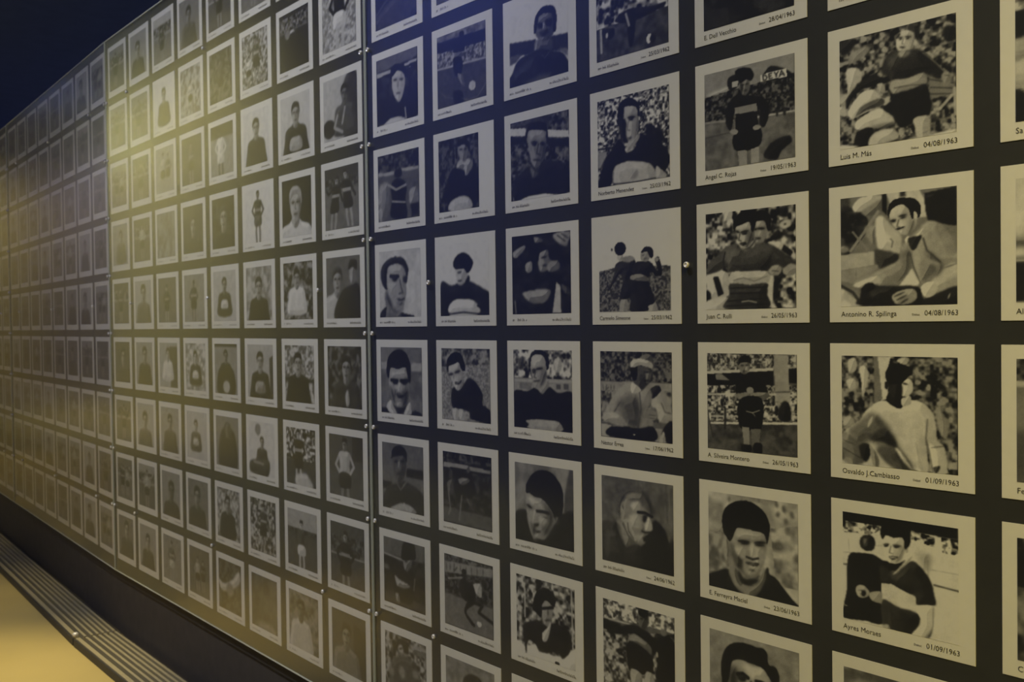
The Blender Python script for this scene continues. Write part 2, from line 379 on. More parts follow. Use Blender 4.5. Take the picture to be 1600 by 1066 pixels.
# ------------------------------------------------------------------ photo prints
PICS = """
@1 0
B .50
P .35 11 0,0 79,3 79,95 0,143
P .15 10 0,110 113,99 235,186 246,284 147,428 79,511 0,518
C .10 .30 64 0,121 147,124 235,196 235,347 79,511 0,518
P .84 6 113,82 191,8 365,5 354,68 224,131 147,140 119,121
P .50 10 202,129 365,47 376,123 311,181 224,174
Q .10 6 376,1 416,-1 418,191 376,144
Q .85 6 418,0 534,-4 698,-2 738,85 758,241 698,236 450,98
Q .20 9 532,-4 580,-2 586,43 534,45
Q .12 6 738,33 1000,0 1000,337 925,321 768,273 748,178
L .25 10 758,66 817,52
P .55 13 224,282 333,280 354,377 333,461 235,369
P .86 9 322,214 386,199 471,301 544,391 534,537 492,551 450,511 354,506 322,375
L .40 10 450,405 471,428 461,480
L .62 28 91,490 235,304 343,152
L .55 21 113,317 246,488
P .60 9 0,441 57,444 79,489 0,496
P .24 10 311,492 450,522 534,558 492,630 376,677 322,611
Q .74 6 0,520 306,508 306,631 0,666
Q .62 6 0,666 333,627 343,665 135,797 0,760
L .50 9 141,667 141,754
P .84 9 0,837 102,905 191,994 0,1000
L .24 26 0,804 113,873 180,972
P .66 9 534,495 616,417 758,282 857,301 935,388 983,502 1000,544 1000,685 896,690 758,797 698,816 657,731 627,636 596,541
P .62 9 523,579 575,445 616,542 627,668 555,780 450,818 343,815 311,750 147,820 124,786 343,676 482,619
P .44 15 534,537 616,521 627,647 575,749 482,788 555,685
L .72 21 158,798 343,708 482,640
P .72 9 886,690 1000,655 1000,846 837,902 738,848 798,788
P .42 15 738,508 798,552 886,659 876,720 817,758 857,648 758,591
P .50 13 698,629 758,632 847,698 738,786 698,754
L .30 15 728,424 758,529 867,638
L .35 13 616,542 647,669 698,806
L .42 13 896,690 1000,655
P .84 5 657,409 728,331 723,393 698,412
P .84 5 575,414 606,395 627,438 586,456
P .16 6 601,416 677,400 718,398 667,503 627,511
Q .88 6 632,678 698,806 677,836 523,826
P .12 8 202,810 268,791 343,820 534,831 657,835 708,868 718,930 758,941 1000,846 1000,1000 202,994 180,907
P .20 19 279,845 471,840 471,914 279,931
P .84 6 124,797 322,729 354,783 279,813 180,831
P .12 6 191,853 224,800 289,792 311,835 257,866
P .84 5 708,837 798,799 847,862 788,932 728,920
P .68 6 461,914 523,873 616,855 667,877 667,950 596,990 503,989 471,956
L .20 12 482,920 565,885
L .20 12 503,952 586,912
L .20 12 534,984 596,943
L .85 10 925,955 944,905
P .78 6 439,193 471,132 555,108 616,146 637,231 657,201 683,204 667,306 627,355 565,380 523,347 471,280
P .50 13 627,230 657,274 637,356 586,373 606,312
P .06 4 434,224 429,149 450,88 503,56 596,55 667,78 708,144 703,216 686,240 672,192 652,180 645,247 627,219 606,155 555,108 492,123 450,162
L .15 18 452,247 497,240
L .15 18 523,213 586,205
L .10 12 463,254 494,252
L .10 12 539,231 580,222
L .40 12 523,242 508,299 534,311
P .12 5 492,319 534,311 575,304 555,323 513,331
L .60 10 523,339 586,315
E .80 4 665,218 14 29 0
@1 -1
B .28
C .06 .66 43 0,0 1000,0 1000,1000 0,1000
P .18 12 3,11 146,12 132,87 57,132 7,109
P .60 11 94,140 230,97 283,120 264,164 129,232
E .70 7 337,84 27 20 0
E .70 7 406,170 27 30 0
E .70 7 280,263 21 22 0
E .72 7 386,279 18 25 0
E .66 7 752,153 21 32 0
E .66 7 919,84 21 30 0
E .66 7 864,269 27 20 0
P .12 10 909,99 993,118 981,227 907,210
P .82 7 26,359 57,352 72,269 182,292 204,393 136,441 97,519 72,490 63,378
P .72 8 2,527 72,490 121,524 69,613 1,589
P .84 7 0,601 63,637 55,697 -2,676
P .87 6 74,676 133,575 220,505 316,510 386,595 456,595 431,674 373,664 154,726 116,738
P .36 6 141,724 205,636 374,593 396,656 253,681 166,715
P .13 7 69,638 58,562 123,475 223,396 343,359 437,366 459,430 436,461 353,481 221,481 134,526
P .55 7 343,371 402,359 437,402 390,416
P .72 6 341,467 389,464 411,527 375,545
P .86 6 145,835 165,752 372,688 498,828 369,845 237,849
P .45 12 285,832 475,825 498,852 368,869
P .10 7 137,1013 150,885 237,837 309,872 257,1023
P .78 8 263,1024 296,906 451,881 520,927 530,976 425,998
P .84 8 1,964 135,982 257,1023 472,1004 678,997 1000,975 1000,1000 0,1000
C .20 .70 33 521,880 623,883 656,971 530,976
Q .50 7 775,456 893,513 988,587 987,677 793,689
L .25 11 785,515 977,585
L .25 11 795,586 977,630
L .25 11 794,643 965,674
L .72 26 868,783 965,685
L .72 29 987,632 995,849
P .19 8 379,366 416,244 510,193 646,222 734,264 830,375 904,481 861,529 742,449 742,472 641,476 471,455 436,413
P .28 17 440,248 555,237 553,342 461,347
L .42 10 733,275 841,389 904,470
L .10 14 597,444 687,404 797,414
P .64 7 459,465 596,468 742,449 762,545 640,569 480,581
L .35 10 492,530 640,534 762,557
P .10 8 480,587 640,569 762,557 793,712 780,826 681,822 635,873 532,881 476,777 396,692 455,643
P .74 7 653,829 780,826 795,944 778,1000 689,1008 668,925
L .50 10 723,969 779,954
P .60 7 882,499 936,476 967,527 956,581 903,572
L .30 7 904,504 951,518
P .82 6 506,122 524,67 581,40 648,67 669,135 657,201 612,226 544,218 510,181
P .60 12 631,80 675,136 657,207 612,226 630,161
E .76 5 674,170 16 32 10
P .22 6 604,39 627,4 682,34 709,98 697,158 675,142 659,87 626,56
P .30 6 495,96 513,59 547,61 529,98
L .20 14 529,98 563,102
L .20 14 586,102 636,114
L .10 10 540,113 557,114
L .10 10 597,119 619,124
L .50 10 571,113 559,154 573,162
L .18 13 542,182 581,194
P .55 8 533,221 623,229 611,272 543,270
@1 1
B .20
C .06 .62 45 0,0 1000,0 1000,1000 0,1000
Q .86 5 326,2 446,1 416,127 423,381 363,398 333,174
Q .50 5 296,2 331,2 371,383 302,416
P .85 6 165,117 212,86 250,176 211,329 195,375 180,223
P .80 6 63,42 134,26 134,133 71,150
P .80 6 47,227 126,217 125,301 70,311
P .70 6 21,583 85,556 116,639 13,653
P .60 8 825,421 894,504 935,559 908,704 853,650 825,537
P .84 6 163,590 226,495 363,398 482,423 613,380 713,397 797,480 825,594 839,723 894,776 908,976 797,1016 769,859 741,716 755,1006 627,996 0,1003 1,739
P .42 21 163,590 272,508 392,591 481,720 511,807 627,989 466,990 286,779 162,819 52,704
P .20 12 255,751 377,652 474,735 488,816 377,773
P .30 12 316,838 496,816 627,992 451,991
P .84 8 481,824 525,836 627,992 569,950
L .82 27 240,646 279,553
P .50 9 5,708 115,762 178,818 193,985 3,972
L .30 11 12,785 131,822
L .30 11 12,862 177,941
P .14 8 162,819 240,798 270,872 224,967 177,925
P .55 6 255,812 331,912 331,1003 285,992
L .50 14 755,541 741,716 769,830 797,1002
L .42 14 783,785 894,762
L .70 8 656,751 684,896 712,981
E .76 5 880,972 38 28 20
P .30 5 797,958 859,938 825,1006
Q .70 6 914,904 1000,882 1000,953 921,961
P .10 5 438,320 541,346 541,452 482,452 408,396
P .80 5 541,361 613,343 616,416 541,435
P .14 5 423,217 544,228 548,361 482,378 438,320
P .87 5 541,243 585,195 628,218 635,284 599,344 548,356
P .06 5 408,217 401,143 453,67 541,73 614,94 628,152 599,168 556,220 482,245 431,246
P .75 5 498,37 556,7 602,21 571,73
E .15 5 408,259 18 37 0
L .10 12 548,235 592,244
L .15 11 541,258 542,334
L .20 9 534,358 573,355
@1 2
B .90
Q .10 6 0,0 1000,0 1000,97 609,90 338,87 0,92
C .05 .98 35 0,86 338,81 349,121 257,175 0,194
C .05 .98 37 604,73 808,108 808,194 609,154
C .05 .98 33 862,100 1000,97 997,228 873,230
L .50 6 0,380 94,372
L .55 6 53,246 59,377
L .60 5 304,269 361,260
L .22 13 802,523 997,536
L .62 6 698,395 1000,393
P .68 23 654,275 764,258 764,408 698,384
L .60 7 753,317 753,456
L .25 10 2,494 59,487
P .08 6 53,408 176,359 281,355 361,390 429,414 429,579 355,603 355,803 361,967 200,979 0,992 6,877 36,716
P .16 6 167,301 159,243 188,197 246,180 286,201 298,258 275,315 211,330
P .40 7 194,226 229,221 229,280 200,284
L .82 16 188,348 281,339
L .85 10 9,876 41,880
P .18 7 338,441 406,418 475,478 609,351 698,395 775,498 802,609 808,700 654,727 643,659 520,634 355,597 336,523
P .26 19 429,485 587,401 631,522 520,575
Q .87 5 349,601 441,589 643,665 659,801 497,784 355,744
P .20 7 355,750 497,784 659,801 681,873 609,1002 475,1004 361,979
P .14 14 520,821 654,831 654,913 542,910
P .88 6 659,738 797,713 797,863 753,998 698,1020 609,1008 698,881 665,795
L .50 7 795,725 791,887 758,997
P .40 8 698,1020 764,984 786,911 742,977
P .72 6 124,677 188,654 246,704 223,755 165,777 124,749
L .30 7 141,710 211,698
L .30 7 153,738 217,733
P .12 6 176,704 211,710 200,753 174,752
P .66 6 246,710 349,680 349,786 257,773
P .72 6 463,485 609,311 598,353 486,482
P .08 6 372,406 429,403 508,390 564,347 508,425 463,468 395,455
P .87 6 361,178 429,150 531,159 559,231 553,290 508,379 452,399 406,365 372,294
P .62 10 520,237 559,243 531,340 475,396 486,324
E .70 5 573,252 14 38 0
P .05 6 347,156 355,85 418,29 508,16 598,62 604,189 576,240 559,254 542,158 463,169 395,155 367,201
L .22 17 375,247 420,234
L .22 17 458,237 525,234
P .20 5 378,248 418,240 406,259 384,263
P .20 5 463,243 514,240 497,254 469,258
L .50 10 438,249 424,310 452,315
P .35 5 418,343 463,333 503,335 463,368 429,365
L .95 8 429,349 486,345
P .65 6 361,979 406,964 429,1001 372,1000
@1 3
B .55
C .35 .68 143 0,0 1000,0 1000,1000 0,1000
Q .35 16 0,24 1000,19 1000,84 -1,64
P .60 8 247,476 484,344 610,478 546,736 387,819 262,684
P .10 8 231,512 295,337 484,263 626,377 610,495 468,412
P .20 8 8,998 134,890 387,819 704,800 992,969 672,1004
@2 -1
B .42
Q .60 6 0,0 1000,0 997,226 -5,243
P .76 12 33,213 278,168 383,126 361,203 87,232
C .07 .42 31 -5,243 340,217 642,206 997,192 992,570 753,545 -6,506
P .13 6 692,113 751,73 855,106 966,182 984,232 662,192
Q .92 4 639,134 915,131 921,210 642,202
L .10 12 673,196 666,143 697,152 712,176 697,196 673,196
L .10 12 768,193 735,193 730,143 763,142
L .10 12 734,168 759,168
L .10 12 790,141 808,168 832,141
L .10 12 808,168 812,195
L .10 12 842,196 864,139 895,195
L .10 10 850,178 886,175
L .78 21 597,545 1001,554
L .60 25 -5,500 334,526
Q .44 6 -6,524 1001,580 1000,1000 0,1000
C .38 .50 78 -6,524 1001,580 1000,1000 0,1000
L .30 12 13,659 332,645
Q .20 6 801,501 830,506 829,576 800,571
Q .20 6 877,506 905,511 904,581 876,576
P .13 6 280,95 384,71 402,175 319,231 278,187
Q .75 4 321,140 393,140 392,200 324,199
P .10 6 275,351 347,383 308,623 247,530
P .10 6 658,378 734,489 683,648 625,603
P .10 6 307,320 421,269 501,307 659,351 725,452 695,517 598,464 366,459 273,443
Q .10 4 366,459 602,474 614,690 352,679
Q .56 4 347,404 599,407 602,483 356,472
P .06 6 352,666 619,647 636,813 492,860 345,824
E .62 4 342,647 48 28 15
E .62 4 595,646 44 26 0
Q .62 4 380,844 482,853 489,1005 398,1002
Q .66 4 528,851 616,839 619,995 533,996
P .11 8 669,948 729,842 844,789 938,783 965,843 861,914 803,994
P .50 6 413,159 504,151 526,236 485,303 431,275
P .25 8 407,158 443,183 441,273 421,251
L .15 10 426,191 459,194
L .15 10 475,193 507,193
L .20 10 452,254 492,254
P .07 6 393,128 359,43 425,17 526,44 568,119 534,169 484,146 419,169
@2 0
B .45
C .06 .90 55 0,0 1000,0 1000,1000 0,1000
P .16 11 3,6 56,5 55,79 8,87
P .85 11 225,5 314,2 288,78 211,93
P .14 11 826,20 908,7 918,104 849,108
E .80 8 894,181 62 43 -15
E .10 7 892,181 12 11 0
P .12 12 752,272 823,234 846,311 775,317
P .86 7 704,344 822,347 891,400 993,481 970,522 867,452 751,390
Q .10 7 846,434 874,378 971,453 942,505
P .86 7 8,635 204,599 280,682 265,838 187,880 17,909 6,760
Q .10 7 80,661 145,653 207,836 142,867
P .12 9 3,795 45,819 57,893 1,903
P .82 9 4,909 252,871 218,993 0,1000
Q .86 7 693,668 770,672 756,897 760,995 701,988 698,787
Q .12 9 770,672 829,685 815,846 755,951
P .62 7 574,115 659,123 706,181 693,278 644,350 571,334 548,233
P .72 9 574,126 659,134 658,188 585,171
L .10 21 591,199 670,205
L .10 21 561,207 585,204
P .72 8 609,227 639,230 632,284 602,276
P .25 7 566,284 632,295 608,309 571,303
P .05 6 549,124 575,38 660,19 719,63 742,141 717,225 694,202 671,129 574,120
P .30 9 1,589 36,500 142,427 246,355 361,329 435,401 534,386 583,346 703,354 821,417 993,545 992,587 865,602 748,595 700,636 281,620 243,568 139,607 8,629
P .38 19 233,388 397,388 483,493 332,550 231,500
P .18 17 556,563 702,484 750,444 724,572 652,623
L .18 14 224,589 205,498 226,410
L .20 12 307,549 457,601 604,587
L .22 12 748,574 773,478
P .78 6 293,626 457,618 700,636 701,744 504,752 285,738
L .50 9 318,706 431,683 554,722 693,679
P .22 7 282,740 504,756 698,750 685,841 704,993 218,993 271,860
L .14 13 291,783 686,787
L .14 13 284,838 679,841
L .14 13 251,916 690,895
L .14 13 238,966 695,955
L .66 14 415,926 490,917 575,936
P .64 7 706,636 748,584 819,578 853,622 817,674 747,671
P .62 7 859,644 923,573 998,588 1000,662 922,690
L .25 7 747,628 818,637
P .42 8 385,342 460,381 547,321 560,267 571,323 509,395 422,400
P .74 7 344,150 401,133 500,114 536,178 548,266 510,351 447,385 398,365 380,286
P .38 14 487,217 548,222 535,320 460,381 461,315
P .05 6 319,148 332,82 415,12 514,-6 587,29 580,126 548,222 524,209 506,125 413,145 356,162 337,205
L .12 24 350,204 393,221
L .12 24 406,222 493,212
P .15 6 418,228 480,226 462,248 424,245
L .35 14 399,232 384,298 411,309
P .20 6 398,327 461,326 473,349 429,357 398,345
L .80 7 416,367 454,380
@2 1
B .35
C .22 .78 28 0,0 1000,0 1000,145 -2,192
Q .82 3 -2,189 754,135 754,165 -2,229
Q .10 5 -2,221 754,165 753,306 -3,339
Q .55 5 98,218 169,209 266,276 106,277
C .15 .85 29 -3,339 1002,298 1001,648 3,711
Q .10 5 906,140 1000,131 999,276 913,279
L .75 13 906,133 1000,116
Q .64 5 755,6 906,1 921,359 769,373
Q .68 5 769,373 929,359 931,469 769,469
L .30 11 769,376 925,364
L .86 21 5,434 352,412
L .86 21 622,401 769,398
L .86 20 928,396 1002,393
L .80 18 3,663 1001,604
Q .86 3 30,722 1001,656 1001,683 30,747
Q .30 5 2,750 1001,685 1000,1000 0,1000
C .24 .38 65 2,750 1001,685 1000,1000 0,1000
P .13 7 804,557 849,465 912,477 939,623 880,659 804,638
L .18 26 211,573 210,698 205,776
L .20 11 3,631 65,881
P .07 5 339,243 405,211 490,209 623,250 691,368 671,444 505,451 377,472 331,382
Q .55 5 320,416 488,379 496,467 368,472
E .62 5 497,368 42 35 0
P .50 5 505,398 691,380 679,446 522,453
L .50 29 360,404 302,525
P .05 5 377,472 622,446 617,748 494,775 375,737
L .82 10 453,583 521,595 601,565
L .82 10 521,595 558,634
Q .58 3 401,740 486,745 485,925 425,945
Q .42 3 500,759 612,748 594,901 519,922
P .08 5 400,932 502,924 493,993 399,991
P .08 5 536,906 619,899 619,997 535,997
P .45 5 380,101 490,92 490,163 439,213 388,181
P .65 7 448,118 487,115 481,166 447,202
L .10 11 397,119 426,119
L .10 11 449,118 480,115
L .20 8 418,177 459,176
P .07 5 367,112 378,46 440,20 499,42 510,105 482,87 405,89
@2 2
B .74
C .60 .84 133 0,0 1000,0 1000,1000 0,1000
P .50 48 0,396 100,357 205,444 218,742 0,875
C .40 .70 84 0,431 192,400 244,760 0,852
P .55 48 718,294 1000,216 1000,729 766,774
C .42 .78 90 706,284 1000,216 1000,838 766,841
E .42 11 772,30 20 33 -20
E .40 11 853,68 22 37 -10
E .42 11 788,133 20 30 10
E .42 11 938,114 22 37 -15
E .45 11 873,190 22 33 0
E .50 11 584,21 17 23 0
E .50 11 246,53 17 26 0
P .10 8 0,887 114,824 224,781 371,850 472,887 559,870 669,681 694,744 766,774 909,923 1000,991 1000,1000 528,1006 0,1000
P .62 10 192,423 231,463 263,596 250,724 205,698 172,611 172,473
L .40 12 218,488 237,577 224,648
P .50 12 231,785 295,739 371,827 384,893 497,894 596,807 621,690 651,707 645,820 534,1002 397,999 295,934
P .12 12 346,764 397,834 460,833 559,814 571,834 509,889 422,897 359,853
P .60 10 263,446 321,345 397,328 571,345 663,369 669,435 651,562 621,679 571,789 509,824 434,815 371,759 295,659 263,550
P .32 19 259,493 346,627 384,734 434,815 371,770 289,683
P .30 14 269,594 384,643 390,733 333,732
P .74 17 333,360 472,355 621,365 645,406 497,430 346,433
P .72 17 509,474 621,500 651,562 596,695 522,776 447,790 472,706 534,650 485,557
P .72 14 314,529 409,525 434,600 384,631 321,597
P .05 6 163,312 172,219 218,131 333,63 447,44 547,67 645,137 694,231 697,319 669,447 655,382 621,343 522,336 434,327 333,338 289,431 250,489 211,443 179,402
L .08 27 346,469 472,460
L .08 24 534,456 651,436
L .10 18 384,488 466,476
L .10 18 540,477 633,464
P .75 11 491,477 522,472 547,580 522,607 485,591
L .16 22 441,616 509,629 571,607
P .20 7 428,669 497,662 578,659 553,691 497,696 441,687
L .60 8 472,681 559,675
P .30 10 472,735 528,732 534,746 472,752
P .34 14 409,809 497,815 584,776 559,825 447,845
@2 3
B .58
C .52 .64 110 0,0 1000,0 1000,1000 0,1000
P .15 10 0,1000 141,859 358,817 645,784 858,821 1000,967 1000,1000
P .66 10 163,471 264,275 372,232 501,269 616,261 687,341 702,534 630,715 501,820 358,817 228,718 170,601
P .30 27 163,438 271,313 329,364 329,496 271,675 214,623
P .80 21 394,270 501,269 602,258 673,332 645,417 516,410 430,339
P .06 7 141,477 141,305 178,191 235,118 329,69 444,54 544,62 616,58 659,100 673,201 744,209 784,272 780,371 730,396 680,330 616,261 544,246 458,241 372,232 271,273 243,359 214,498 163,570
L .08 41 329,397 387,376 444,402
P .10 10 329,417 415,396 415,448 351,458
L .10 38 537,411 595,404 652,416
P .12 10 552,440 630,427 616,464 559,471
L .35 27 480,432 458,582 516,587
P .20 11 372,682 473,663 559,655 473,703 394,703
@2 -2
B .13
C .07 .22 108 0,0 1000,0 1000,1000 0,1000
Q .20 11 1,788 291,819 300,1000 0,992
P .50 11 335,309 537,308 575,527 454,596 354,476
@3 -2
B .30
C .08 .90 61 0,0 1000,0 1003,612 547,632 220,617 2,627
Q .28 7 2,627 547,636 1003,612 1000,1000 0,1000
C .22 .34 88 2,627 547,636 1003,612 1000,1000 0,1000
P .12 7 272,570 476,500 771,549 965,556 916,602 720,633 547,651 347,626
P .10 7 424,546 550,537 549,767 511,923 467,894 446,706
L .66 33 429,548 471,683
L .75 33 66,641 72,897
P .13 7 92,646 257,664 242,758 115,749
E .90 4 744,897 35 53 10
E .10 7 793,907 40 43 0
E .80 7 154,719 20 31 0
@3 -1
B .50
C .14 .90 33 0,0 1000,0 1000,1000 0,1000
L .14 23 8,555 239,567
Q .62 10 7,585 149,594 39,779 6,774
P .10 12 682,439 724,369 784,402 790,491 844,434 922,513 894,618 707,566
P .09 10 0,1000 38,838 118,660 224,570 314,480 399,586 441,649 541,607 613,461 762,553 868,592 997,765 1002,842 943,910 987,993 824,861 809,993 784,878 676,796 467,756 279,776 219,838 201,976 140,993
P .16 12 218,861 293,824 319,944 230,991
P .74 10 242,806 308,768 467,756 676,796 784,867 815,994 533,1004 245,993
P .66 13 437,866 564,871 563,951 449,948
L .10 12 230,985 534,999 815,988
P .72 8 824,861 864,889 968,979 822,989
P .66 10 457,526 599,470 584,535 484,621 427,647 399,608
P .70 9 378,228 387,138 479,128 563,161 582,265 587,378 557,486 500,533 429,510 403,403 405,290
P .13 12 298,248 337,117 387,138 377,239 419,315 409,450 443,524 371,535 330,437 310,342
P .45 18 548,225 582,277 579,411 528,515 545,360
P .06 6 293,235 315,102 381,47 467,41 550,86 598,157 603,258 582,265 563,167 479,134 387,133 371,204 327,219
L .10 28 441,260 540,269
P .15 9 448,263 519,271 504,302 462,298
L .45 13 447,309 429,396 467,408
P .30 10 427,481 487,486 472,512 437,506
P .80 8 399,608 442,604 434,660 412,645
@3 0
B .92
C .22 .52 24 -4,524 233,490 844,497 997,507 1000,1000 0,1000
P .66 5 689,936 781,884 817,999 678,1000
P .62 5 318,853 409,862 408,998 296,997
P .19 5 244,455 343,413 451,372 525,438 514,577 428,636 362,791 297,837 341,664 298,568 165,730 115,740 214,597
P .70 5 267,362 343,350 354,411 288,413
E .10 5 311,278 81 77 0
E .60 7 423,402 93 35 0
E .30 4 190,281 13 15 0
P .15 5 514,461 599,442 723,448 834,567 794,437 845,409 884,592 803,613 742,564 701,646 721,723 785,892 699,939 678,997 447,996 448,855 314,853 341,696 450,606
E .60 4 814,430 30 23 0
P .52 5 460,594 598,581 705,631 680,664 471,641
P .62 5 599,350 682,331 727,388 686,443 609,430
P .09 5 599,346 662,280 754,304 768,393 727,406 686,333
L .20 7 620,374 651,368
L .20 7 640,416 682,409
@3 1
B .40
C .13 .50 38 0,0 1000,0 999,336 1,346
Q .62 6 1,351 999,341 998,429 0,463
L .30 11 35,392 45,454
L .30 11 90,390 81,453 117,421
L .30 11 157,388 156,451
L .30 11 205,387 196,449
C .22 .60 46 0,463 998,429 1003,776 1,835
Q .72 6 1,847 152,855 129,991 0,1000
Q .62 6 743,852 1002,852 1000,1000 762,996
P .70 8 708,435 830,398 948,493 995,621 984,769 825,761 787,631 726,601
L .40 15 858,562 906,659 985,671
P .18 6 708,422 810,366 853,430 731,521
P .10 8 884,840 994,752 996,995 863,948
P .66 6 822,992 884,873 906,1002
P .62 10 31,755 178,522 288,415 481,333 585,406 708,419 731,534 664,671 744,783 703,868 537,946 174,867 348,857 64,805
P .38 31 264,571 500,493 581,708 538,862 369,821 285,707
L .38 15 286,587 176,730 369,813
P .68 8 31,755 176,699 369,804 352,867 64,814
L .32 13 563,457 582,641 538,862
P .10 8 130,887 348,860 558,864 744,832 754,989 118,983
E .80 4 484,941 17 9 0
E .55 8 725,701 76 63 0
L .30 10 684,703 776,706
L .30 10 684,736 765,740
P .42 6 568,73 651,23 743,48 756,143 691,110
P .28 8 503,188 711,173 734,285 668,373 563,444 481,345
P .45 8 649,220 721,218 720,285 668,362
L .10 13 628,228 710,222
L .10 11 631,324 693,319
P .08 6 436,172 529,163 528,290 493,328 448,266
P .76 6 436,164 462,96 588,77 732,115 740,181 670,169 567,154 482,182
P .80 6 459,351 584,423 525,467 446,461
@3 2
B .40
C .36 .45 110 0,0 1000,0 1000,1000 0,1000
L .33 12 903,2 922,411
L .46 15 941,3 960,512
P .08 15 563,746 630,604 735,438 787,431 890,522 941,663 991,592 1000,1000 535,1002 523,862
P .22 11 -5,566 153,532 209,502 237,620 332,783 428,745 550,748 535,1002 0,1000
P .27 27 53,648 222,644 319,785 304,943 51,941
P .50 12 202,503 265,571 333,761 374,776 496,713 429,635 348,559 293,501
P .58 10 244,486 252,318 274,227 336,137 432,99 552,106 645,160 710,270 729,364 690,412 729,525 683,553 656,600 630,615 617,693 577,730 510,721 429,668 361,601 327,518 286,502
P .30 17 227,399 246,253 323,111 432,71 552,85 658,158 729,289 736,373 683,359 631,269 565,202 445,184 349,229 294,302 273,415 265,505
P .48 20 336,198 526,131 631,194 657,298 552,279 417,242
P .76 15 431,273 538,238 565,299 525,359 444,337
P .72 17 430,405 524,392 564,484 497,559 429,547 389,465
P .78 10 631,431 677,403 722,515 683,553 617,552
P .66 17 510,623 604,598 617,672 563,718 483,671
E .62 9 308,344 32 68 8
L .35 15 301,312 321,364
L .10 32 525,364 618,357 716,387
P .12 12 591,393 644,386 631,453 591,458
L .12 15 577,569 624,582 670,568
P .15 9 590,643 643,613 630,670 603,685
L .40 17 375,511 388,597 456,675
@3 3
B .40
C .25 .95 42 0,0 1000,0 1000,174 486,187 0,234
L .80 21 0,229 486,217
Q .12 10 0,241 266,249 221,328 0,374
C .12 .78 52 0,393 1000,186 1000,1000 0,1000
P .10 10 736,334 839,219 985,282 1000,756 751,750 780,488
E .50 8 854,198 41 42 0
P .10 10 30,382 398,217 516,211 692,273 786,393 698,486 663,442 413,331 251,369
E .55 5 24,376 35 19 0
P .52 10 398,334 486,315 683,403 663,493 381,407
P .07 10 375,420 663,489 698,691 486,763 363,737
P .68 8 398,730 545,746 516,892 413,914
P .68 8 604,710 707,712 736,869 604,897
P .35 8 516,81 648,68 648,166 589,229 522,196
E .06 8 583,46 76 51 0
L .10 13 539,118 575,111
L .10 13 598,111 639,102
@4 -2
B .90
Q .19 9 2,429 468,485 467,555 738,510 1001,536 1000,745 755,701 465,648 1,621
Q .36 11 2,602 245,608 119,698 0,714
Q .42 11 824,685 997,712 999,820 933,770
P .35 9 475,500 731,537 734,688 534,661 452,608
P .50 11 438,606 496,504 514,638 465,658
P .13 10 0,1000 61,809 160,678 369,631 535,623 741,689 892,744 987,855 1000,1000
P .30 29 251,1003 500,945 749,971 665,1022
P .22 22 61,837 256,742 450,721 446,907 197,937
P .32 9 463,394 487,239 572,197 724,220 784,311 788,443 731,518 647,540 537,511 483,454
P .46 16 530,208 710,231 708,288 528,274
P .07 7 440,390 453,251 503,166 587,120 684,123 767,157 814,241 818,364 802,465 760,448 763,326 737,236 627,202 529,218 500,297 470,405
P .08 11 507,299 583,317 582,364 513,356
P .08 11 639,294 736,307 734,373 651,362
P .52 9 590,318 624,320 637,388 595,390
P .17 10 539,408 664,412 677,452 593,484 552,457
P .42 10 538,483 662,496 634,528 551,518
L .30 16 575,706 615,750 700,691
@4 -1
B .25
C .10 .46 53 0,0 1000,0 1000,1000 0,1000
P .26 25 61,23 630,-6 627,169 95,65
Q .84 7 0,64 282,104 263,203 0,166
Q .84 7 634,182 999,250 1001,336 657,279
Q .12 14 -1,178 280,224 295,305 -1,283
Q .12 14 657,291 1001,347 1004,450 655,396
P .13 14 0,1000 44,757 151,672 339,600 455,664 619,568 871,615 1004,714 1000,994 612,969 213,985
P .40 13 348,601 422,659 487,692 403,755 355,675
P .48 10 288,219 340,138 610,184 632,299 598,446 538,580 472,630 406,609 350,505 314,344
P .62 17 340,150 594,189 576,290 363,267
P .30 20 543,344 624,333 589,492 522,601 524,483
P .09 8 266,216 299,125 367,65 516,61 628,122 649,266 622,274 610,187 340,138 297,221
L .12 31 371,298 470,314
P .14 8 379,306 461,316 444,346 392,338
P .14 8 527,323 592,328 583,362 534,356
L .25 20 494,336 459,449 524,477
L .18 20 400,518 531,543
P .85 8 178,1000 315,966 580,965 802,1001 988,999 1000,1006 770,1062 195,1032
L .75 17 40,955 47,1005
@4 0
B .11
C .07 .18 116 0,0 1000,0 1000,1000 0,1000
P .62 12 722,27 885,-2 1000,24 979,118 915,190 754,102
L .25 14 787,44 915,126
L .25 14 852,25 964,93
P .55 12 469,231 620,203 652,315 708,371 617,464 483,458
P .06 9 308,196 487,109 627,191 492,237 457,334 348,328
L .10 20 519,303 602,293
L .20 17 534,402 625,401
P .62 9 237,372 348,335 353,452 260,473
P .52 12 618,386 783,346 821,449 650,490
P .58 12 198,720 654,704 579,853 410,874 273,832
Q .78 9 693,996 764,611 828,661 840,998
P .60 9 16,204 211,128 232,172 68,283
P .50 9 403,29 555,89 419,109
L .50 26 45,837 61,988
P .30 12 845,638 988,714 987,786 876,735
@4 1
B .45
C .14 .88 59 0,0 1000,0 1006,352 2,363
P .75 11 706,127 821,103 832,230 746,264
P .30 11 89,127 182,114 180,225 102,238
Q .70 8 2,372 1006,354 1009,404 4,419
Q .64 8 4,419 1009,399 1006,519 2,542
Q .50 8 106,415 329,418 312,506 104,504
Q .36 8 742,414 814,416 812,485 741,478
Q .36 8 864,409 948,411 947,480 862,481
P .60 9 463,478 569,377 612,397 610,505 491,548 454,533
P .09 9 1,553 235,532 373,482 476,543 520,552 625,461 740,520 797,534 1002,525 1000,1000 808,999 789,889 616,869 379,884 219,906 263,996 0,998
P .64 8 212,906 379,879 616,874 789,894 812,1002 263,999 272,946
P .64 8 296,189 321,90 412,50 516,60 566,140 586,247 569,356 523,444 448,479 373,477 344,396 324,287
P .74 15 336,90 531,76 543,205 363,220
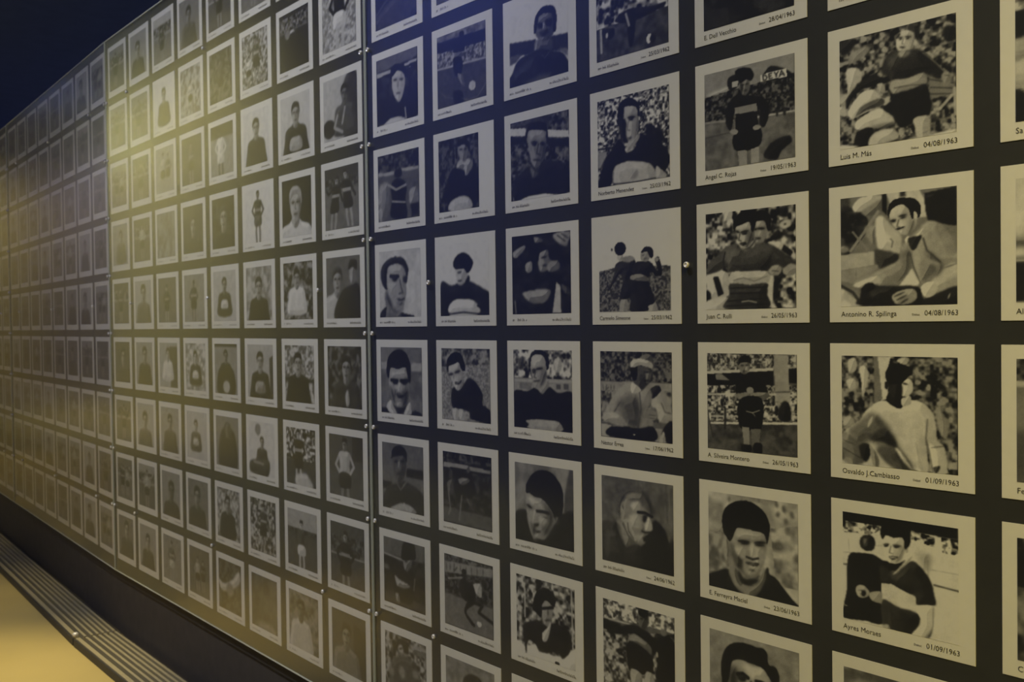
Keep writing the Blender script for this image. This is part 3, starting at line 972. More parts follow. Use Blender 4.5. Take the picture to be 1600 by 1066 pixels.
P .42 15 497,282 578,269 554,378 463,468 465,392
P .12 6 280,223 298,90 352,24 458,-5 576,32 625,128 616,225 583,247 566,140 516,65 412,54 328,90 306,200
L .09 25 332,256 400,254
L .09 25 408,241 513,228
P .25 10 332,265 392,263 377,297 339,298
L .30 15 392,274 368,346 405,356
L .20 17 359,398 465,386
@4 2
B .52
C .46 .60 184 0,0 1000,0 1000,1000 0,1000
Q .62 20 683,7 938,-4 837,332 776,198
Q .34 11 945,7 1008,2 1005,545 832,544 861,306
Q .62 11 805,336 845,308 848,542 808,546
P .12 13 0,671 185,599 216,742 289,915 347,968 482,936 566,875 685,704 816,557 1008,545 1000,1000 0,1000
P .62 11 208,365 327,400 428,407 526,462 607,524 654,613 602,763 517,883 415,933 331,933 273,856 233,740 206,572
P .30 28 526,462 654,589 635,735 517,883 486,779 571,671 540,556
P .36 20 267,760 352,773 365,904 306,901
P .05 8 193,294 220,242 316,124 452,63 601,62 713,122 807,230 836,367 816,545 766,658 702,654 655,566 575,480 461,410 360,409 259,372 208,377
L .12 34 213,529 297,561
L .10 37 381,587 490,580 581,587
L .12 25 472,654 555,652
P .74 17 241,422 359,445 476,492 441,544 307,524
P .72 14 322,607 364,589 361,723 310,742
P .70 17 439,640 571,671 503,740 421,703
P .18 11 326,764 403,736 419,764 351,791
P .20 11 308,833 401,833 468,835 400,861 324,849
P .68 14 332,885 450,880 415,927 348,925
P .40 13 694,620 751,601 766,670 709,701
P .20 11 330,952 432,931 465,974 347,986
@4 3
B .40
C .08 .82 64 0,0 1000,0 1000,1000 0,1000
P .92 13 1,888 165,904 358,830 514,903 787,874 1000,727 1000,1000 0,1000
P .12 11 117,681 199,590 390,521 545,620 607,514 817,507 919,638 904,797 787,908 727,846 420,917 326,838 198,825 164,1010
P .78 8 452,667 546,574 607,491 551,715 468,773
L .78 24 948,33 963,737
L .78 29 153,168 151,531
P .62 11 438,325 547,233 644,256 628,418 546,556 469,525
P .05 8 306,379 313,261 392,136 547,85 674,159 656,287 547,237 460,286 438,452 359,436
L .08 35 454,356 638,303
L .25 13 552,345 558,416
L .20 16 500,499 583,470
E .15 5 703,984 43 21 0
@5 -2
B .30
C .33 .52 83 0,0 1000,0 996,121 -1,76
Q .12 8 -1,83 996,117 995,275 1,249
C .28 .66 39 1,226 998,276 994,493 2,450
L .74 25 6,450 994,498
Q .28 8 6,478 993,519 1000,1000 0,1000
E .10 8 522,80 51 56 0
P .08 8 347,250 453,156 561,184 568,304 388,299
P .36 8 381,293 534,318 516,386 380,366
P .06 8 345,369 516,393 512,588 382,601
P .45 8 427,588 527,632 580,803 482,716
P .10 11 337,817 506,850 536,993 375,1004
E .76 6 727,811 68 65 0
L .42 11 57,763 162,856 335,911
L .46 14 990,838 829,978 635,990 504,939
@5 -1
B .18
C .07 .36 64 0,0 1000,0 1000,1000 0,1000
L .45 18 427,137 434,354
P .06 14 210,604 364,428 560,435 679,554 892,457 1007,521 987,921 457,901 157,851
P .58 14 453,416 562,309 810,338 855,432 694,555 637,462
P .50 14 506,114 709,119 754,257 667,359 538,272
P .05 11 481,130 526,55 638,40 766,100 746,171 661,118 540,124
L .15 18 539,178 612,181
L .15 18 650,186 717,189
P .72 14 267,995 308,863 604,813 803,881 801,1005
@5 0
B .90
P .14 13 17,531 241,581 453,525 617,533 891,646 1005,726 1008,1000 766,997 749,869 610,802 277,792 185,1002 0,1000
P .86 13 195,962 234,817 488,772 730,818 790,984
L .20 23 207,976 483,954 806,985
L .08 26 769,870 924,923
P .16 10 462,500 603,456 600,548 472,583
P .72 13 333,351 500,343 587,430 502,558 389,579 350,474
P .05 10 281,270 381,161 546,148 684,259 653,370 567,421 499,353 333,358
L .15 19 373,405 449,401
L .20 16 378,522 453,520
@5 1
B .58
C .48 .66 27 0,0 1000,0 1000,1000 0,1000
C .22 .62 62 0,0 1000,0 997,209 495,225 4,265
P .70 11 509,401 558,411 524,488 475,478
P .12 11 221,573 306,538 441,512 558,411 673,430 801,546 855,641 838,749 972,797 1000,1000 730,980 600,954 568,868 370,833 234,828 202,707
P .74 8 226,850 344,845 342,983 249,988
P .72 8 361,856 436,841 534,957 517,980 376,981
P .60 11 909,757 989,690 987,818
P .74 8 147,274 277,195 378,205 444,303 450,457 407,557 322,581 264,517 180,385
P .60 16 393,315 452,336 441,512 339,575 391,469
P .07 7 113,252 132,151 227,72 363,50 446,116 495,225 494,302 444,303 402,260 370,183 276,217 156,252 147,330 121,308
L .13 35 163,369 249,356
L .13 38 283,339 393,309
L .35 16 266,372 257,428
P .18 9 282,472 375,459 425,435 391,491 307,504
L .80 11 307,482 391,467
@5 2
B .14
C .08 .36 54 0,0 1000,0 998,120 3,150
Q .62 8 13,154 539,156 538,208 11,220
Q .56 8 539,156 988,175 987,219 571,218
C .10 .28 81 0,239 997,250 996,778 0,754
Q .36 13 -1,776 996,800 1000,1000 0,1000
P .07 11 263,368 402,266 603,312 673,525 462,619 258,596
P .48 11 325,367 468,326 575,359 398,448
P .36 11 84,442 195,386 225,550 121,606
L .48 32 121,606 150,805 114,881
L .48 32 394,588 363,781 336,924
L .44 32 489,594 562,697
E .35 8 537,219 40 36 0
@5 3
B .30
C .18 .50 59 0,0 1000,0 999,37 3,98
Q .58 9 3,106 999,42 997,153 1,271
L .30 21 47,130 46,234
L .30 21 122,123 128,225
L .30 21 215,117 206,222 270,157
L .30 21 345,110 344,204
L .30 21 465,105 463,198
L .30 21 569,97 575,190
L .30 21 689,87 687,181
L .30 21 808,77 807,171
C .10 .34 47 1,278 997,173 997,554 5,548
Q .46 9 5,565 997,571 1000,1000 0,1000
L .62 27 82,346 380,276
P .72 9 584,341 752,288 776,461 675,453
P .12 9 341,393 491,307 603,337 645,483 561,594 376,552
P .10 9 525,552 636,577 455,729 602,856 638,899 557,888 411,737
L .10 44 562,570 785,582 709,687 997,774
E .10 6 419,191 52 42 0
E .84 6 717,847 49 39 0
@5 4
B .50
C .44 .56 120 0,0 1000,0 1000,1000 0,1000
P .50 12 414,272 564,193 710,226 714,409 595,532 448,489
P .10 12 368,344 385,228 499,142 646,124 747,182 745,305 680,244 489,262 412,372
P .15 12 0,1000 179,746 483,580 704,557 917,705 1000,1000
@6 -3
B .15
P .26 31 25,796 339,653 627,555 996,601 996,987 8,995
L .34 25 13,769 257,620 547,510
P .50 18 350,142 594,158 630,386 466,465 326,307
@6 -2
B .13
Q .40 12 0,0 1000,0 998,146 3,194
Q .68 9 3,194 361,194 361,248 3,270
Q .72 9 683,184 998,165 998,204 702,228
E .66 6 742,278 32 18 0
E .66 6 821,272 32 18 0
C .10 .24 93 3,290 997,262 1000,1000 0,1000
P .70 12 401,277 523,242 682,314 700,490 627,670 539,718 439,611 388,447
P .07 9 352,291 414,161 583,164 750,280 721,396 662,305 523,244 421,306
L .15 22 429,375 509,380
L .15 22 573,389 661,403
L .30 15 541,406 532,503
L .25 19 492,580 588,593
P .10 15 1,664 338,659 578,757 698,685 992,649 1000,964 735,984 0,988
P .74 12 152,992 336,929 577,935 871,1054 1000,964 1000,1000 0,1005
L .68 34 697,830 719,985
@6 -1
B .36
C .08 .36 60 0,0 1000,0 992,272 5,267
Q .64 11 5,258 409,266 407,325 4,309
Q .64 11 580,251 993,264 991,315 603,298
P .52 19 26,487 256,425 301,638 194,952 16,966
P .07 15 329,493 455,391 648,444 702,567 670,708 691,999 319,941 349,702
E .10 11 506,315 93 66 0
L .64 34 359,718 659,759
L .62 45 255,455 451,552 680,506
P .55 11 777,605 929,565 979,771 782,784
Q .13 11 805,795 978,799 973,975 814,988
E .30 11 892,526 44 36 0
@6 0
B .80
C .76 .84 197 0,0 1000,0 1000,1000 0,1000
P .42 16 138,681 302,850 538,916 555,998 115,997 155,847
P .13 11 0,1000 42,907 173,837 154,909 134,997
P .12 11 537,947 609,948 859,998 555,1000
P .62 12 181,260 274,212 456,193 599,255 661,359 659,511 666,653 611,784 574,917 429,924 283,849 175,703 159,558 170,383
P .46 29 176,641 285,746 356,871 537,926 356,933 210,827
P .70 26 236,251 545,243 598,367 345,368
P .70 24 234,457 452,505 414,626 268,622
P .17 11 35,368 52,255 146,166 293,105 457,97 583,122 671,207 715,300 696,400 659,511 655,369 590,255 456,201 292,218 209,261 189,363 178,496 195,579 122,556 58,472
L .13 53 280,381 471,393
P .16 16 317,398 453,408 416,463 343,455
P .18 16 579,417 669,399 668,491 597,478
L .35 29 507,445 542,568 577,641 486,649
P .22 13 431,719 540,727 630,714 575,753 467,756
P .42 16 430,780 575,784 539,824 448,812
P .32 24 158,578 230,704 302,839 210,807 138,702
@6 1
B .44
C .40 .50 162 0,0 1000,0 1000,1000 0,1000
Q .50 12 4,2 227,2 213,206 5,211
Q .66 11 5,222 158,218 155,332 9,342
Q .46 12 658,21 949,22 947,214 725,225
Q .66 11 742,235 995,224 997,344 740,352
P .15 12 2,922 159,935 194,989 6,994
P .15 12 732,958 854,930 992,987 731,996
P .76 9 132,893 244,798 315,883 394,991 212,993
P .76 9 555,990 646,855 716,818 741,969 696,998
P .14 14 297,862 396,901 521,883 619,856 555,968 466,993 394,983
P .56 12 208,385 265,302 425,319 602,292 670,402 694,540 674,691 628,834 539,893 414,900 315,861 245,754 203,603
P .72 19 299,371 601,351 635,435 297,447
P .34 27 203,603 293,643 361,859 271,797
P .30 24 525,655 666,648 637,822 521,872
P .66 16 348,575 527,568 508,634 383,650
P .72 11 439,539 492,537 508,644 418,659
P .66 14 379,825 522,817 504,873 396,879
P .05 8 150,408 167,213 251,103 377,47 519,40 623,85 708,199 737,325 721,518 678,476 653,392 611,292 425,324 265,302 218,384 197,472
L .07 49 260,497 413,502
L .07 49 493,499 669,493
P .06 11 296,512 412,508 394,552 322,549
P .06 11 510,509 642,504 615,548 527,546
L .25 19 365,640 336,750
P .16 12 382,693 525,687 631,671 541,751 434,762
L .55 12 417,708 578,695
@6 2
B .42
Q .10 12 604,347 999,356 997,474 600,474
Q .14 12 -9,591 234,602 186,724 -2,698
P .17 16 -2,860 137,675 393,592 557,547 870,630 1002,757 1000,1000 0,1000
L .45 28 351,585 450,690 606,541
P .64 12 207,1003 316,935 513,876 745,916 790,1001
P .32 12 285,196 551,159 593,324 518,528 393,572 296,435
P .07 9 233,238 269,88 436,20 593,95 599,263 539,165 293,201
L .10 22 315,275 398,266
L .10 22 455,260 552,251
L .15 19 365,459 488,438
P .50 16 397,271 455,265 450,376 401,381
@6 3
B .15
C .10 .22 100 0,0 1000,0 1000,1000 0,1000
Q .40 13 0,0 1000,0 994,246 -6,260
L .68 33 -6,260 484,290
E .42 17 55,461 84 37 0
Q .27 17 4,814 1003,858 1000,1000 0,1000
P .10 17 249,532 494,433 651,391 784,516 734,714 639,919 286,872
P .58 13 271,554 380,594 655,647 510,715 333,709
L .44 36 761,520 734,692
P .52 13 287,818 375,830 380,968 306,927
P .48 13 498,272 700,234 661,376 561,448 495,385
P .05 10 445,241 494,31 706,-43 775,84 781,218 677,243 520,281
L .10 17 528,298 586,287
@6 4
B .40
C .15 .70 75 0,0 1000,0 1000,1000 0,1000
P .50 21 630,69 999,44 996,163 714,186
P .12 17 182,252 268,121 397,33 566,62 575,233 456,230 308,208 243,346
E .68 14 393,202 68 69 0
P .30 27 200,389 455,274 711,303 835,554 740,936 145,1010 112,620
E .55 21 415,553 77 91 0
E .50 21 750,495 85 71 0
E .50 21 153,606 64 71 0
L .15 17 351,208 449,175
@0 -1
B .70
C .10 .80 60 0,0 1000,0 1000,120 0,120
Q .10 6 0,110 1000,130 1000,420 0,380
P .65 12 -40,360 120,330 200,480 120,560 -40,540
P .74 12 -40,540 400,480 700,700 300,760 -40,760
P .12 8 -40,780 60,760 220,1000 -40,1000
P .50 20 600,300 900,260 1000,700 700,800
@0 0
B .82
C .76 .88 160 0,0 1000,0 1000,620 0,620
P .45 20 -60,470 120,490 200,560 -60,530
L .30 20 0,640 1000,660
Q .13 6 0,670 1000,690 1000,1000 0,1000
P .60 12 400,200 650,180 700,450 520,560 400,420
P .12 10 380,260 420,120 640,100 700,250 560,220
@0 1
B .40
C .08 .50 50 0,0 1000,0 1000,170 0,170
Q .80 5 0,185 1000,190 1000,235 0,230
Q .50 40 0,240 1000,240 1000,600 0,600
Q .34 40 0,600 1000,600 1000,1000 0,1000
P .12 12 450,200 640,190 680,600 620,900 480,900 430,600
@0 2
B .35
C .10 .80 50 0,0 1000,0 1000,90 0,90
Q .08 8 0,100 1000,110 1000,420 0,400
C .30 .60 90 0,420 1000,420 1000,780 0,780
C .08 .40 90 0,780 1000,780 1000,1000 0,1000
P .60 12 500,250 680,230 700,480 580,520
"""
def blur(a, s):
    if s < 0.3: return a
    r = max(1, int(2.5 * s))
    k = np.exp(-0.5 * (np.arange(-r, r + 1) / s) ** 2); k /= k.sum()
    p = np.pad(a, ((r, r), (0, 0)), 'edge')
    a = sum(k[i] * p[i:i + a.shape[0]] for i in range(2 * r + 1))
    p = np.pad(a, ((0, 0), (r, r)), 'edge')
    return sum(k[i] * p[:, i:i + a.shape[1]] for i in range(2 * r + 1))

def smooth_poly(pts, n=5):
    m = len(pts); out = []
    for i in range(m):
        p0, p1, p2, p3 = pts[i - 1], pts[i], pts[(i + 1) % m], pts[(i + 2) % m]
        for j in range(n):
            t = j / n
            out.append(tuple(0.5 * (2 * b + (c - a) * t + (2 * a - 5 * b + 4 * c - d) * t * t + (3 * b - a - 3 * c + d) * t ** 3)
                             for a, b, c, d in zip(p0, p1, p2, p3)))
    return out

def fill(X, Y, pts):
    inside = np.zeros(X.shape, bool)
    for (x0, y0), (x1, y1) in zip(pts, pts[1:] + pts[:1]):
        if y0 == y1: continue
        c = (Y >= min(y0, y1)) & (Y < max(y0, y1))
        inside ^= c & (X < x0 + (Y - y0) * (x1 - x0) / (y1 - y0))
    return inside.astype(float)

def value_noise(rng, X, Y, cell):
    nx, ny = int(1000 / cell) + 4, int(1000 / cell) + 4
    g = rng.rand(ny, nx)
    fx, fy = np.clip(X / cell, 0, nx - 2.01), np.clip(Y / cell, 0, ny - 2.01)
    ix, iy = fx.astype(int), fy.astype(int)
    tx, ty = fx - ix, fy - iy
    tx, ty = tx * tx * (3 - 2 * tx), ty * ty * (3 - 2 * ty)
    return (g[iy, ix] * (1 - tx) + g[iy, ix + 1] * tx) * (1 - ty) + (g[iy + 1, ix] * (1 - tx) + g[iy + 1, ix + 1] * tx) * ty

def paint(ops, w, h, seed):
    """Draw a black-and-white print from a list of shapes; returns a (h, w) array of tones."""
    ss = 2 if w < 60 else 1
    W, H = w * ss, h * ss
    X, Y = np.meshgrid(np.linspace(0, 1000, W), np.linspace(0, 1000, H))
    rng = np.random.RandomState(seed)
    a = np.full((H, W), 0.5)
    px = W / 1000
    for op in ops:
        t = op.split(); k = t[0]
        pts = [tuple(map(float, s.split(','))) for s in t if ',' in s]
        v = [float(s) for s in t[1:] if ',' not in s]
        if k == 'B': a[:] = v[0]; continue
        if k == 'C':
            m = blur(fill(X, Y, pts), 0.6)
            n = 0.62 * value_noise(rng, X, Y, v[2]) + 0.38 * value_noise(rng, X, Y, v[2] * 0.55)
            n = np.clip((n - 0.5) * 2.3 + 0.5, 0, 1)
            tone = v[0] + (v[1] - v[0]) * n
            a = a * (1 - m) + tone * m; continue
        if k in 'PQ':
            hard = fill(X, Y, smooth_poly(pts) if k == 'P' else pts)
            m = blur(hard, max(0.55, v[1] * px))
            if k == 'P' and W > 45:            # a printed photograph models its shapes: lighter to one side, darker to the other
                wide = blur(hard, max(1.0, 34 * px))
                gy, gx = np.gradient(wide)
                lift = np.clip((1.0 * gx + 0.55 * gy) / px * 34, -1, 1)
                a = a * (1 - m) + np.clip(v[0] * (1 + (0.16 if v[0] < 0.6 else 0.07) * lift) + 0.012 * lift, 0, 1) * m
                continue
        elif k == 'E':
            cx, cy = pts[0]; r = math.radians(v[4])
            dx, dy = X - cx, Y - cy
            u, q = (dx * math.cos(r) + dy * math.sin(r)) / v[2], (-dx * math.sin(r) + dy * math.cos(r)) / v[3]
            m = blur((u * u + q * q < 1).astype(float), max(0.55, v[1] * px))
        elif k == 'L':
            d = np.full((H, W), 1e9)
            short = len(pts) == 2 and math.hypot(pts[0][0] - pts[1][0], pts[0][1] - pts[1][1]) < 135
            for (x0, y0), (x1, y1) in zip(pts, pts[1:]):
                dx, dy = x1 - x0, y1 - y0
                tt = np.clip(((X - x0) * dx + (Y - y0) * dy) / (dx * dx + dy * dy + 1e-9), 0, 1)
                e = np.hypot(X - x0 - tt * dx, Y - y0 - tt * dy)
                d = np.minimum(d, e + (v[1] * 0.32 * (1 - np.sin(np.pi * np.clip(tt, 0.02, 0.98))) if short else 0))
            if short and v[0] < 0.3:           # small dark features sit in a soft shade
                soft = blur(np.clip((v[1] * 0.9 - d) * px + 0.5, 0, 1), max(0.8, v[1] * px * 0.7)) * 0.42
                a = a * (1 - soft) + v[0] * soft
            m = np.clip((v[1] / 2 - d) * px + 0.5, 0, 1) * min(1, max(0.5, v[1] * px))
            m = blur(m, 0.7) * (0.85 if short else 0.95)
        a = a * (1 - m) + v[0] * m
    mott = 0.55 * value_noise(rng, X, Y, 75) + 0.45 * value_noise(rng, X, Y, 28) - 0.5
    a = a * (1 + 0.26 * mott * np.clip(1.25 - a, 0.25, 1)) + 0.02 * mott
    a = 0.46 + (a - 0.46) * 1.22               # the prints are contrasty
    if ss == 2: a = a.reshape(h, 2, w, 2).mean((1, 3))
    return np.clip(a, 0, 1)

def sheet(name, tone, w, h):
    """A thin print sheet: grid in local x/z, the tones on its points."""
    n, m = tone.shape[1], tone.shape[0]
    xs, zs = np.linspace(0, w, n), np.linspace(0, -h, m)
    co = np.zeros((m, n, 3), np.float32)
    co[..., 0] = xs[None, :]; co[..., 2] = zs[:, None]
    idx = np.arange(m * n).reshape(m, n)
    q = np.stack((idx[1:, :-1], idx[1:, 1:], idx[:-1, 1:], idx[:-1, :-1]), -1).reshape(-1, 4)
    me = bpy.data.meshes.new(name)
    me.vertices.add(m * n); me.vertices.foreach_set('co', co.ravel())
    me.loops.add(q.size); me.loops.foreach_set('vertex_index', q.ravel().astype(np.int32))
    me.polygons.add(len(q)); me.polygons.foreach_set('loop_start', np.arange(0, q.size, 4, dtype=np.int32))
    me.update(calc_edges=True)
    at = me.attributes.new('tone', 'FLOAT', 'POINT')
    at.data.foreach_set('value', tone.astype(np.float32).ravel())
    me.materials.append(M_PRINT)
    return me

# --- small prints, described by what they show
def portrait(cx=500, cy=400, s=1.0, bg=.8, skin=.6, hair=.1, shirt=.15, band=None, crowd=None, extra=()):
    s *= 1.14
    o = ['B %.2f' % bg]
    if crowd: o.append('C %.2f %.2f %d 0,0 1000,0 1000,1000 0,1000' % crowd)
    o += list(extra)
    q = lambda *p: ' '.join('%d,%d' % (cx + s * a, cy + s * b) for a, b in p)
    o.append('P %.2f 12 ' % shirt + q((-90, 190), (90, 190), (160, 228), (300, 262), (385, 330), (425, 500), (440, 900), (-440, 900), (-425, 500), (-385, 330), (-300, 262), (-160, 228)))
    if band: o.append('P %.2f 10 ' % band + q((-200, 480), (0, 440), (200, 480), (220, 700), (-220, 700)))
    o.append('P %.2f 10 ' % (skin * .85) + q((-70, 120), (70, 120), (95, 230), (0, 300), (-95, 230)))
    o.append('P %.2f 10 ' % skin + q((-125, -60), (0, -130), (125, -60), (120, 90), (60, 190), (0, 215), (-60, 190), (-120, 90)))
    o.append('P %.2f 18 ' % (skin * .65) + q((60, -60), (125, -50), (118, 90), (60, 185), (70, 60)))
    o.append('P %.2f 9 ' % hair + q((-150, -20), (-150, -140), (-80, -215), (30, -225), (130, -170), (158, -40), (138, 20), (115, -80), (0, -125), (-110, -80), (-135, 20)))
    for x in (-58, 58):
        o.append('L %.2f %d ' % (skin * .25, 30 * s) + q((x - 34, -22), (x + 34, -22)))
    o.append('L %.2f %d ' % (skin * .6, 20 * s) + q((0, -10), (-12, 60), (16, 66)))
    o.append('L %.2f %d ' % (skin * .4, 24 * s) + q((-45, 125), (45, 125)))
    return o

def player(cx=500, top=120, s=1.0, skin=.55, hair=.1, shirt=.15, band=.6, shorts=.1, lean=0, arm='hip'):
    q = lambda *p: ' '.join('%d,%d' % (cx + s * (a + lean * (b - 400) / 400), top + s * b) for a, b in p)
    o = ['L %.2f %d ' % (skin, 62 * s) + q((-55, 540), (-65, 700), (-50, 860)),
         'L %.2f %d ' % (skin, 62 * s) + q((55, 540), (75, 700), (70, 860))]
    if arm == 'hip':
        o += ['L %.2f %d ' % (shirt, 46 * s) + q((-118, 180), (-205, 310), (-112, 410)), 'L %.2f %d ' % (shirt, 46 * s) + q((118, 180), (205, 310), (112, 410))]
    else:
        o += ['L %.2f %d ' % (shirt, 46 * s) + q((-110, 190), (-230, 260), (-290, 200)), 'L %.2f %d ' % (shirt, 46 * s) + q((110, 190), (180, 320), (230, 400))]
    o += ['P %.2f 8 ' % shirt + q((-60, 130), (60, 130), (128, 165), (108, 300), (98, 420), (-98, 420), (-108, 300), (-128, 165))]
    if band: o.append('Q %.2f 5 ' % band + q((-116, 270), (116, 270), (114, 330), (-114, 330)))
    o += ['P %.2f 8 ' % shorts + q((-110, 410), (110, 410), (135, 560), (10, 590), (-125, 570)),
          'P %.2f 6 ' % skin + q((-45, 20), (0, -5), (45, 20), (42, 90), (0, 135), (-42, 90)),
          'P %.2f 6 ' % hair + q((-55, 50), (-45, -20), (0, -38), (48, -18), (56, 50), (38, 18), (-38, 18)),
          'L %.2f %d ' % (skin * .4, 14 * s) + q((-28, 48), (28, 48))]
    return o

def stadium(bg=.35, sky=.5, crowd=(.12, .6, 40), rail=.75, h0=200, h1=430):
    return ['B %.2f' % bg, 'Q %.2f 8 0,0 1000,0 1000,%d 0,%d' % (sky, h0, h0),
            'C %.2f %.2f %d 0,%d 1000,%d 1000,%d 0,%d' % (*crowd, h0, h0, h1, h1), 'L %.2f 30 0,%d 1000,%d' % (rail, h1, h1)]
BIG = {}
cur = None
for line in PICS.strip().split('\n'):
    if line[0] == '@':
        n_, r_ = line[1:].split(); cur = BIG.setdefault((int(n_), int(r_)), [])
    else:
        cur.append(line)

# what each large print shows (column, row): label
LOOK = {
    (0, -1): 'photo card cut by the frame, dark top over a pale arm, seventh column, fourth row',
    (0, 0): 'photo card with pale upper part and black band below, beside the seated smiling man',
    (0, 1): 'photo card with a pale rail over a grey pitch, beside the sweatered young man',
    (0, 2): 'photo card with black upper part over mottled grey, beside the man in black suit',
    (1, 0): 'photo card of a smiling seated man in a pale shirt resting hands on his knee',
    (1, -1): 'photo card of a player striding past a stooping rival in striped shirt, crowd behind',
    (1, 1): 'photo card of a young man in a pale sweater, half his face in shadow',
    (1, 2): 'photo card of a smiling player in banded jersey beside a man in black suit',
    (1, 3): 'grey cloudy photo card directly below the player with the man in black suit',
    (2, -1): 'photo card of a curly-haired player, hands on hips, under a white hoarding',
    (2, 0): 'photo card of two men in banded jersey pressed together before a light crowd',
    (2, 1): 'photo card of a full-length player in black shorts standing before packed stands',
    (2, 2): 'photo card of a close-up squinting man with thick black hair, blurred background',
    (2, 3): 'photo card of a man with wavy dark hair on plain grey, below the squinting man',
    (2, -2): 'almost black photo card directly above the curly-haired player with hands on hips',
    (3, -2): 'photo card of a running player beside a white ball on grey grass',
    (3, -1): 'photo card of a dark-haired man with a pale chest band before a speckled crowd',
    (3, 0): 'photo card of two players colliding under a wide white sky',
    (3, 1): 'photo card of a goalkeeper in pale shirt and flat cap bending forward',
    (3, 2): 'photo card of a laughing man with shaved head in profile against a dark wall',
    (3, 3): 'photo card of a player with outstretched arm and slanted pale chest band',
    (4, -2): 'photo card of a broad-shouldered man in dark jersey under a white sky',
    (4, -1): 'photo card of a crew-cut man with a white rail running behind his head',
    (4, 0): 'very dark photo card of a man with a hand near his mouth, white stripe below',
    (4, 1): 'photo card of a high-browed man in a black jersey with pale chest panel',
    (4, 2): 'photo card of a frowning dark-haired man looking down to the left, plain grey wall',
    (4, 3): 'photo card of a man in dark glasses-like shadow, white cut-out below his jersey',
    (5, -2): 'photo card of a small player kicking a ball high on the touchline',
    (5, -1): 'narrow dark photo card of a man in black shirt above a round pale ball',
    (5, 0): 'photo card of a seated dark-haired boy on white with a pale chest panel',
    (5, 1): 'photo card of a smiling man leaning his head to one side on grey grass',
    (5, 2): 'dark photo card of players running below a slanted white rail',
    (5, 3): 'photo card of a player about to kick a ball below a long lettered hoarding',
    (5, 4): 'grey photo card showing a dark head, below the player and lettered hoarding',
    (6, -3): 'dusky photo card of a dim shoulder, first column right of near seam',
    (6, -2): 'dark photo card of a pale-faced man, two white rail stripes behind his head',
    (6, -1): 'photo card of a player with arms folded beside a smaller player in pale shirt',
    (6, 0): 'photo card of a large three-quarter face with swept-back hair on pale grey',
    (6, 1): 'photo card of a grinning man with thick black hair and white collar',
    (6, 2): 'photo card of a dark-faced young man in V-neck jersey on plain grey',
    (6, 3): 'dark photo card of a stooping man with slanted pale band across his chest',
    (6, 4): 'grainy photo card of a man among a crowd, bottom row beside the near seam',
}
NARROW = {(5, -1): (0.09, 0.76)}

